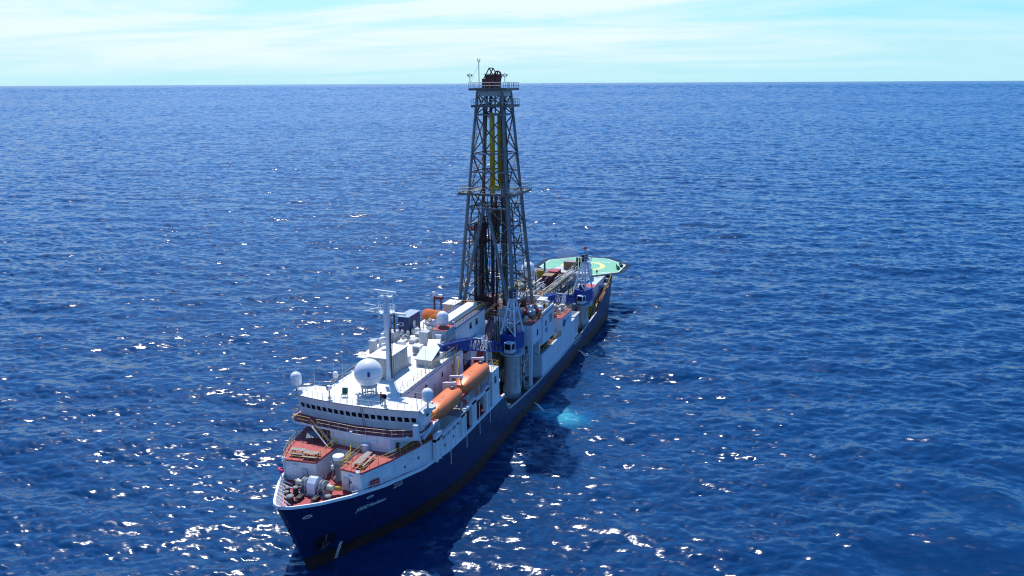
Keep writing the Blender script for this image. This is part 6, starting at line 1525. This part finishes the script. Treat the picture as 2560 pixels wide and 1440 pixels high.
mb = MB(); mb.rail([(-111, -6.7, 10.55), (-123, -6.7, 10.55)], 1.1, 1.2, 0.05, 1); mb.rail([(-98.6, -10.1, 10.55), (-123, -10.1, 10.55)], 1.1, 1.4, 0.05, 1); mb.build('railing', yellowd, ap_)
mb = MB(); mb.box(-98.4, -97.6, -2.0, 0.6, 8.2, 13.6); mb.box(-98.5, -97.4, -0.8, 1.6, 13.6, 13.75); mb.build('control_cabin', galv, ship)
small('marker_buoy', 'bright lime yellow round buoy in front of the pipe racks', 'buoy', lambda m: m.sphere((-98.0, 2.6, 12.2), 0.42, 14), [limey], (-98, 2.6, 12.2))
t = thing('shipping_container', 'maroon container on the after deck beside the round tub', 'container', (-117.5, -1.7, 11))
mb = MB(); mb.corrug(-119.6, -116.4, -3.4, -1.0, 11.6, 13.9, 0.4, 0.04); mb.m(1); mb.box(-119.7, -116.3, -3.5, -0.9, 13.98, 14.05); mb.build('body', [paint('maroon_container', (0.16, 0.03, 0.04), 0.6, 0.2, 0.6, rust=0.3), tan], t)
t = thing('shipping_container', 'bright red container behind the maroon one, near the helideck', 'container', (-123, -2.2, 11))
mb = MB(); mb.corrug(-125.0, -121.6, -3.4, -1.0, 11.6, 14.0, 0.4, 0.04); mb.build('body', paint('red_container', (0.42, 0.04, 0.05), 0.6, 0.15, 0.6), t)
t = thing('exhaust_tub', 'round pale lilac tub with dark opening in front of the helideck', 'tub', (-125.5, -6.2, 10.5))
mb = MB(); mb.lathe([(2.3, 10.5), (2.4, 12.9), (2.4, 13.3), (2.1, 13.3), (2.1, 11.2), (0, 11.2)], (-125.3, -5.9, 0), 28); mb.m(1).lathe([(2.09, 11.25), (0, 11.25)], (-125.3, -5.9, 0), 28); mb.build('shell', [paint('lilac_grey_paint', (0.42, 0.38, 0.47), 0.5, 0.12), black], t)
mb = MB(); mb.tube((-125.6, -5.6, 11.2), (-125.6, -5.6, 15.6), 0.26, 10); mb.build('funnel_pipe', greenp, t)
mb = MB(); mb.box(-122.9, -122.2, -6.6, -5.0, 12.0, 13.9); mb.build('yellow_box', yellowd, t)
for lab, x, y, z, mt in (('grey-black mushroom vent on a post at the starboard pipe rack', -113.5, -7.2, 10.55, steeldark), ('pale mushroom vent near the red container', -120.2, 0.0, 11, greenp)):
    t = thing('mushroom_vent', lab, 'ventilator', (x, y, z), 'mushroom vents on the after deck'); mb = MB(); mb.tube((x, y, z), (x, y, z + 2.2), 0.28, 8); mb.build('stem', mt, t); mb = MB(); mb.lathe([(0.3, z + 2.1), (0.62, z + 2.25), (0.62, z + 2.5), (0.2, z + 2.85), (0, z + 2.85)], (x, y, 0), 14); mb.build('cap', mt, t)
# stern house under the helideck
mb = MB(); mb.box(-137.0, -123.6, -8.3, 8.3, 5.4, 10.55); sh = mb.build('stern_house', cool, ship)
mb = MB(); mb.box(-124.6, -117.5, 5.2, 8.6, 9.7, 10.55); mb.m(1); mb.box(-124.7, -117.4, 5.1, 8.7, 10.56, 10.66); mb.build('stern_house_wing', [cool, decksalmon], sh)
mb = MB(); mb.box(-133.0, -126.0, -4.2, 5.4, 10.56, 12.9); sh2 = mb.build('hangar_house', greywhite, ship)
for x in (-126.5, -129.5, -132.5, -135.0):
    mb = MB(); mb.box(x - 0.4, x + 0.4, 8.28, 8.36, 6.6, 9.4); mb.build('door', [greywhite, bluebox][int(-x) % 2], sh)
mb = MB(); mb.tube((-117.6, 8.4, 4), (-117.6, 8.4, 11.6), 0.12, 6); mb.ladder((-117.3, 8.8, 4.2), (-117.3, 8.8, 10.6), 0.5, (1, 0, 0), 0.05, 0.5); mb.build('ladder', yellow, sh)
st = MB(); st.stairs((-114.2, 9.5, 4.0), (-119.4, 9.7, 7.2), 0.9, (0, 1, 0), 10, True, 1, 0); st.build('stairway', [yellow, deckgrey], ship)
t = thing('crate', 'brown slatted crate on the house roof in front of the yellow helideck ring', 'crate', (-130.6, -0.2, 12.9))
mb = MB(); mb.box(-131.6, -129.6, -1.6, 1.4, 12.95, 14.9)
for i in range(6): mb.box(-129.58, -129.5, -1.6 + i * 0.52, -1.3 + i * 0.52, 13.0, 14.85)
mb.build('body', tan, t)
mb = MB(); mb.box(-131.7, -129.5, -1.7, 1.5, 14.92, 15.02); mb.build('lid', greytimber, t)
t = thing('winch_cabin', 'white rounded winch cabin with dark window facing the helideck', 'cabin', (-130.6, 4.2, 12.9))
mb = MB(); mb.prism([(-132.2, 2.9), (-129.8, 2.9), (-129.3, 3.6), (-129.3, 4.8), (-129.8, 5.3), (-132.2, 5.3)], 12.95, 14.3); mb.prism([(-132.0, 3.1), (-130.6, 3.1), (-130.6, 5.1), (-132.0, 5.1)], 14.31, 15.5); mb.build('body', white_clean, t)
mb = MB(); mb.box(-130.58, -130.53, 3.3, 4.9, 14.6, 15.2); mb.build('window', glass, t)
mb = MB(); mb.tube((-131.4, 4.4, 15.5), (-131.4, 4.4, 16.9), 0.18, 8); mb.lathe([(0.6, 15.55), (0.4, 15.9), (0, 15.95)], (-131.4, 4.4, 0), 12); mb.build('vent', greenp, t)
t = thing('exhaust_stack', 'pair of black exhaust pipes between the brown crate and white cabin', 'exhaust', (-130.2, 2.2, 12.9))
for y in (1.9, 2.6): mb = MB(); mb.tube((-130.2, y, 12.9), (-130.2, y, 16.2), 0.28, 10); mb.build('pipe', black, t)
t = thing('signal_mast', 'thin dark mast carrying a round red ball above the helideck', 'mast', (-131.8, 3.4, 12.9))
mb = MB(); mb.tube((-131.8, 3.6, 12.9), (-131.8, 3.6, 19.4), 0.09, 6); mb.build('pole', steeldark, t)
mb = MB(); mb.sphere((-131.8, 3.6, 18.5), 0.46, 14); mb.build('ball', redsign, t)
# helideck
HX, HZ, HR = -143.6, 11.0, 11.3
t = thing('helideck', 'green octagonal helideck with yellow ring overhanging the stern', 'helideck', (HX, 0, HZ))
oc = [(HX + HR / math.cos(PI / 8) * math.cos(a), HR / math.cos(PI / 8) * math.sin(a)) for a in [PI / 8 + i * PI / 4 for i in range(8)]]
mb = MB(); mb.prism(oc, HZ - 0.45, HZ); mb.build('deck', greenheli, t)
def ring_poly(mb, p_out, p_in, z):
    n = len(p_out); A = [mb.bm.verts.new((p[0], p[1], z)) for p in p_out]; Bv = [mb.bm.verts.new((p[0], p[1], z)) for p in p_in]
    for i in range(n): mb._f((A[i], A[(i + 1) % n], Bv[(i + 1) % n], Bv[i]))
circ = lambda r_, n=64: [(HX + r_ * math.cos(2 * PI * i / n), r_ * math.sin(2 * PI * i / n)) for i in range(n)]
mb = MB(); ring_poly(mb, circ(6.2), circ(4.95), HZ + 0.006); mb.build('landing_ring', markyellow, t)
mb = MB(); ring_poly(mb, inset_poly(oc, 0.08), inset_poly(oc, 0.38), HZ + 0.006); mb.build('edge_line', markwhite, t)
mb = MB()
for k, (x, y, rz) in enumerate(((-137.2, 7.4, 0.35), (-150.0, 4.6, 0.1))):
    for i, wl in enumerate((0.5, 0.3, 0.7, 0.35, 0.6)): mb.cbox((x + 0.0, y - 1.6 + i * 0.75, HZ + 0.008), (0.55, wl, 0.004), rz)
mb.build('deck_lettering', markwhite, t)
mb = MB(); outp = inset_poly(oc, -1.5); n = 8
for i in range(n):
    a0, a1, b0, b1 = Vector((*oc[i], HZ - 0.15)), Vector((*oc[(i + 1) % n], HZ - 0.15)), Vector((*outp[i], HZ + 0.05)), Vector((*outp[(i + 1) % n], HZ + 0.05))
    for k in range(19): f_ = k / 18; mb.tube(a0.lerp(a1, f_), b0.lerp(b1, f_), 0.045, 4)
    for q in (0.33, 0.66, 1.0): mb.tube(a0.lerp(b0, q), a1.lerp(b1, q), 0.03, 4)
mb.build('safety_net', netmat, t)
mb = MB()
for i in range(8):
    a = Vector((*oc[i], HZ - 0.4)); c_ = Vector((HX, 0, HZ - 0.4)); mb.bar(a.lerp(c_, 0.12), a.lerp(c_, 0.75), 0.35)
for y in (-7.5, 7.5): mb.bar((-136.6, y, 9.4), (-136.6, y, HZ - 0.5), 0.4); mb.bar((-137.0, y, 7.0), (-146.5, y, HZ - 0.6), 0.35); mb.bar((-146.5, y, HZ - 0.65), (-135, y, HZ - 0.65), 0.4)
mb.build('support_beam', greywhite, t)
for lab, x, y in (('coiled dark fire monitor at the port edge of the helideck, forward one', -142.0, 10.6), ('dark fire monitor at the port edge of the helideck, aft one', -145.4, 10.8)):
    small('fire_monitor', lab, 'fire monitor', lambda m, x=x, y=y: (m.cyl((x, y, 0), 0.25, HZ + 0.01, HZ + 0.7, 10), m.tube((x, y, HZ + 0.7), (x + 0.4, y - 0.5, HZ + 1.2), 0.12, 8), m.box(x - 0.6, x + 0.2, y - 0.6, y - 0.1, HZ + 0.01, HZ + 0.6)), [steeldark], (x, y, HZ))
# stern passage gear
small('mooring_winch', 'white-ended mooring winch in the port stern passage', 'winch', lambda m: (m.lathe([(0, -0.7), (0.62, -0.7), (0.62, -0.55), (0.35, -0.5), (0.35, 0.5), (0.62, 0.55), (0.62, 0.7), (0, 0.7)], (-131.6, 9.2, 8.75), 14, Matrix.Rotation(PI / 2, 4, 'Y')), m.box(-132.3, -130.9, 8.8, 9.6, 7.7, 8.3)), [white], (-131.6, 9.2, 7.8))
small('capstan', 'grey capstan with white cap at the port quarter', 'capstan', lambda m: m.lathe([(0.5, 8.6), (0.35, 8.8), (0.35, 9.6), (0.55, 9.8), (0.55, 9.95), (0, 10.0)], (-135.2, 8.9, 0), 14), [greywhite], (-135.2, 8.9, 8.7))
small('mooring_bitts', 'pale cylindrical bitts in the bottom of the hull notch', 'bollard', lambda m: m.lathe([(0.6, 3.73), (0.55, 4.6), (0.65, 4.65), (0.6, 4.9), (0, 4.9)], (-55.2, 9.3, 0), 16), [greywhite], (-55.2, 9.3, 3.73))
small('wooden_pallets', 'white sacks on brown pallets beside the far crane', 'pallets', lambda m: (m.box(-101.5, -98.6, 9.0, 10.1, 3.73, 4.3), m.m(1).box(-101.4, -98.7, 9.05, 10.05, 4.31, 4.9)), [rustbrown, roofwhite], (-100, 9.5, 3.73))

# ------------------------------------------------------------------ people
def person(label, loc, rz=0.0, pose='stand', shirt=cloth_dark, legs=cloth_dark):
    H = 1.74
    J = {'pel': (0, 0, .93), 'waist': (0.01, 0, 1.08), 'chest': (0.02, 0, 1.32), 'neck': (0.03, 0, 1.47), 'head': (0.05, 0, 1.60), 'crown': (0.05, 0, 1.72)}
    for s_, n in ((1, 'l'), (-1, 'r')):
        J['sh' + n] = (0.01, .19 * s_, 1.40); J['el' + n] = (0.0, .26 * s_, 1.13); J['wr' + n] = (0.12, .25 * s_, .90); J['ha' + n] = (0.16, .24 * s_, .82)
        J['hip' + n] = (0, .10 * s_, .88); J['kn' + n] = (0.03, .12 * s_, .48); J['an' + n] = (-0.02, .13 * s_, .08); J['to' + n] = (0.18, .15 * s_, .03)
    if pose == 'walk':
        J['knl'] = (.18, .12, .50); J['anl'] = (.30, .13, .10); J['tol'] = (.48, .14, .07); J['knr'] = (-.05, -.12, .47); J['anr'] = (-.34, -.13, .14); J['tor'] = (-.2, -.14, .03)
    if pose == 'work':
        for n, s_ in (('l', 1), ('r', -1)): J['el' + n] = (.20, .24 * s_, 1.22); J['wr' + n] = (.42, .14 * s_, 1.24); J['ha' + n] = (.52, .10 * s_, 1.25)
    if pose == 'crouch':
        J = {k: (v[0], v[1], v[2] - .45) if k[:2] not in ('kn', 'an', 'to') else v for k, v in J.items()}
        for n, s_ in (('l', 1), ('r', -1)): J['kn' + n] = (.38, .16 * s_, .48); J['an' + n] = (.05, .13 * s_, .08); J['ha' + n] = (.45, .15 * s_, .55); J['wr' + n] = (.36, .17 * s_, .6); J['el' + n] = (.15, .25 * s_, .7)
    E = [('pel', 'waist'), ('waist', 'chest'), ('chest', 'neck'), ('neck', 'head'), ('head', 'crown')]
    for n in 'lr': E += [('chest', 'sh' + n), ('sh' + n, 'el' + n), ('el' + n, 'wr' + n), ('wr' + n, 'ha' + n), ('pel', 'hip' + n), ('hip' + n, 'kn' + n), ('kn' + n, 'an' + n), ('an' + n, 'to' + n)]
    RAD = {'pel': .14, 'waist': .13, 'chest': .15, 'neck': .06, 'head': .095, 'crown': .07, 'sh': .07, 'el': .05, 'wr': .038, 'ha': .04, 'hip': .095, 'kn': .065, 'an': .05, 'to': .04}
    names = list(J); me = bpy.data.meshes.new('person'); me.from_pydata([J[k] for k in names], [(names.index(a), names.index(b_)) for a, b_ in E], [])
    o = bpy.data.objects.new('person_skin', me); COL.objects.link(o)
    md = o.modifiers.new('skin', 'SKIN'); sk = me.skin_vertices[0].data
    for i, k in enumerate(names):
        r_ = RAD.get(k, RAD.get(k[:2], RAD.get(k[:3], .05))); sk[i].radius = (r_, r_ * (0.8 if k in ('chest', 'waist', 'pel') else 1))
    sk[names.index('pel')].use_root = True
    o.modifiers.new('sub', 'SUBSURF').levels = 1
    dg = bpy.context.evaluated_depsgraph_get(); dg.update()
    body = bpy.data.meshes.new_from_object(o.evaluated_get(dg)); bpy.data.objects.remove(o)
    hz = J['neck'][2]; pz = J['pel'][2] + .1
    for m_ in (shirt, legs, skin_m): body.materials.append(m_)
    for p in body.polygons:
        c_ = p.center; p.use_smooth = True
        hand = any((Vector(J['ha' + n]) - c_).length < .09 for n in 'lr')
        p.material_index = 2 if c_.z > hz or hand else 0 if c_.z > pz or abs(c_.y) > .21 else 1
    b_ = bpy.data.objects.new('person', body); COL.objects.link(b_); b_.location = loc; b_.rotation_euler = (0, 0, rz)
    tag(b_, label, 'person')
    mb = MB(); hd = Vector(J['head']); mb.sphere(hd + Vector((-.015, 0, .05)), .115, 12, 0.9); h_ = mb.build('hair', hair_m); h_.parent = b_
    for f in h_.data.polygons: f.use_smooth = True
    return b_
person('person in a red shirt standing by the searchlight on the bridge roof', (-20.1, 3.5, RZ), 0.6, 'work', cloth_red, cloth_dark)
person('person in dark overalls behind the windlass on the foredeck', (-10.0, -1.6, FD), 0.3, 'work', cloth_red, cloth_dark)
person('person in dark clothes walking on the front edge of the helideck', (-133.0, 6.6, HZ), 2.6, 'walk')
person('crouching person in dark clothes at the port edge of the helideck', (-143.2, 9.6, HZ), 2.0, 'crouch')
person('crouching person near the port corner of the helideck, beside the monitor', (-146.2, 9.9, HZ), 2.4, 'crouch')

# thin grey exhaust haze drifting over the forward edge of the helideck
mb = MB(); mb.lathe([(3.6 * math.sin(a), -2.6 * math.cos(a)) for a in np.linspace(0, PI, 13)], (-139, -3.5, 15.2), 24)
sk = bpy.data.materials.new('exhaust_haze'); sk.use_nodes = True; T_ = sk.node_tree
T_.nodes.remove(T_.nodes['Principled BSDF']); pv = T_.nodes.new('ShaderNodeVolumePrincipled'); pv.inputs['Color'].default_value = (0.7, 0.7, 0.7, 1); pv.inputs['Density'].default_value = 0.035
T_.links.new(pv.outputs[0], T_.nodes['Material Output'].inputs['Volume'])
sm_ = mb.build('smoke', sk, None, (-139, -3.5, 15.2)); tag(sm_, 'faint grey exhaust smoke drifting over the helideck edge', None, None, 'stuff')
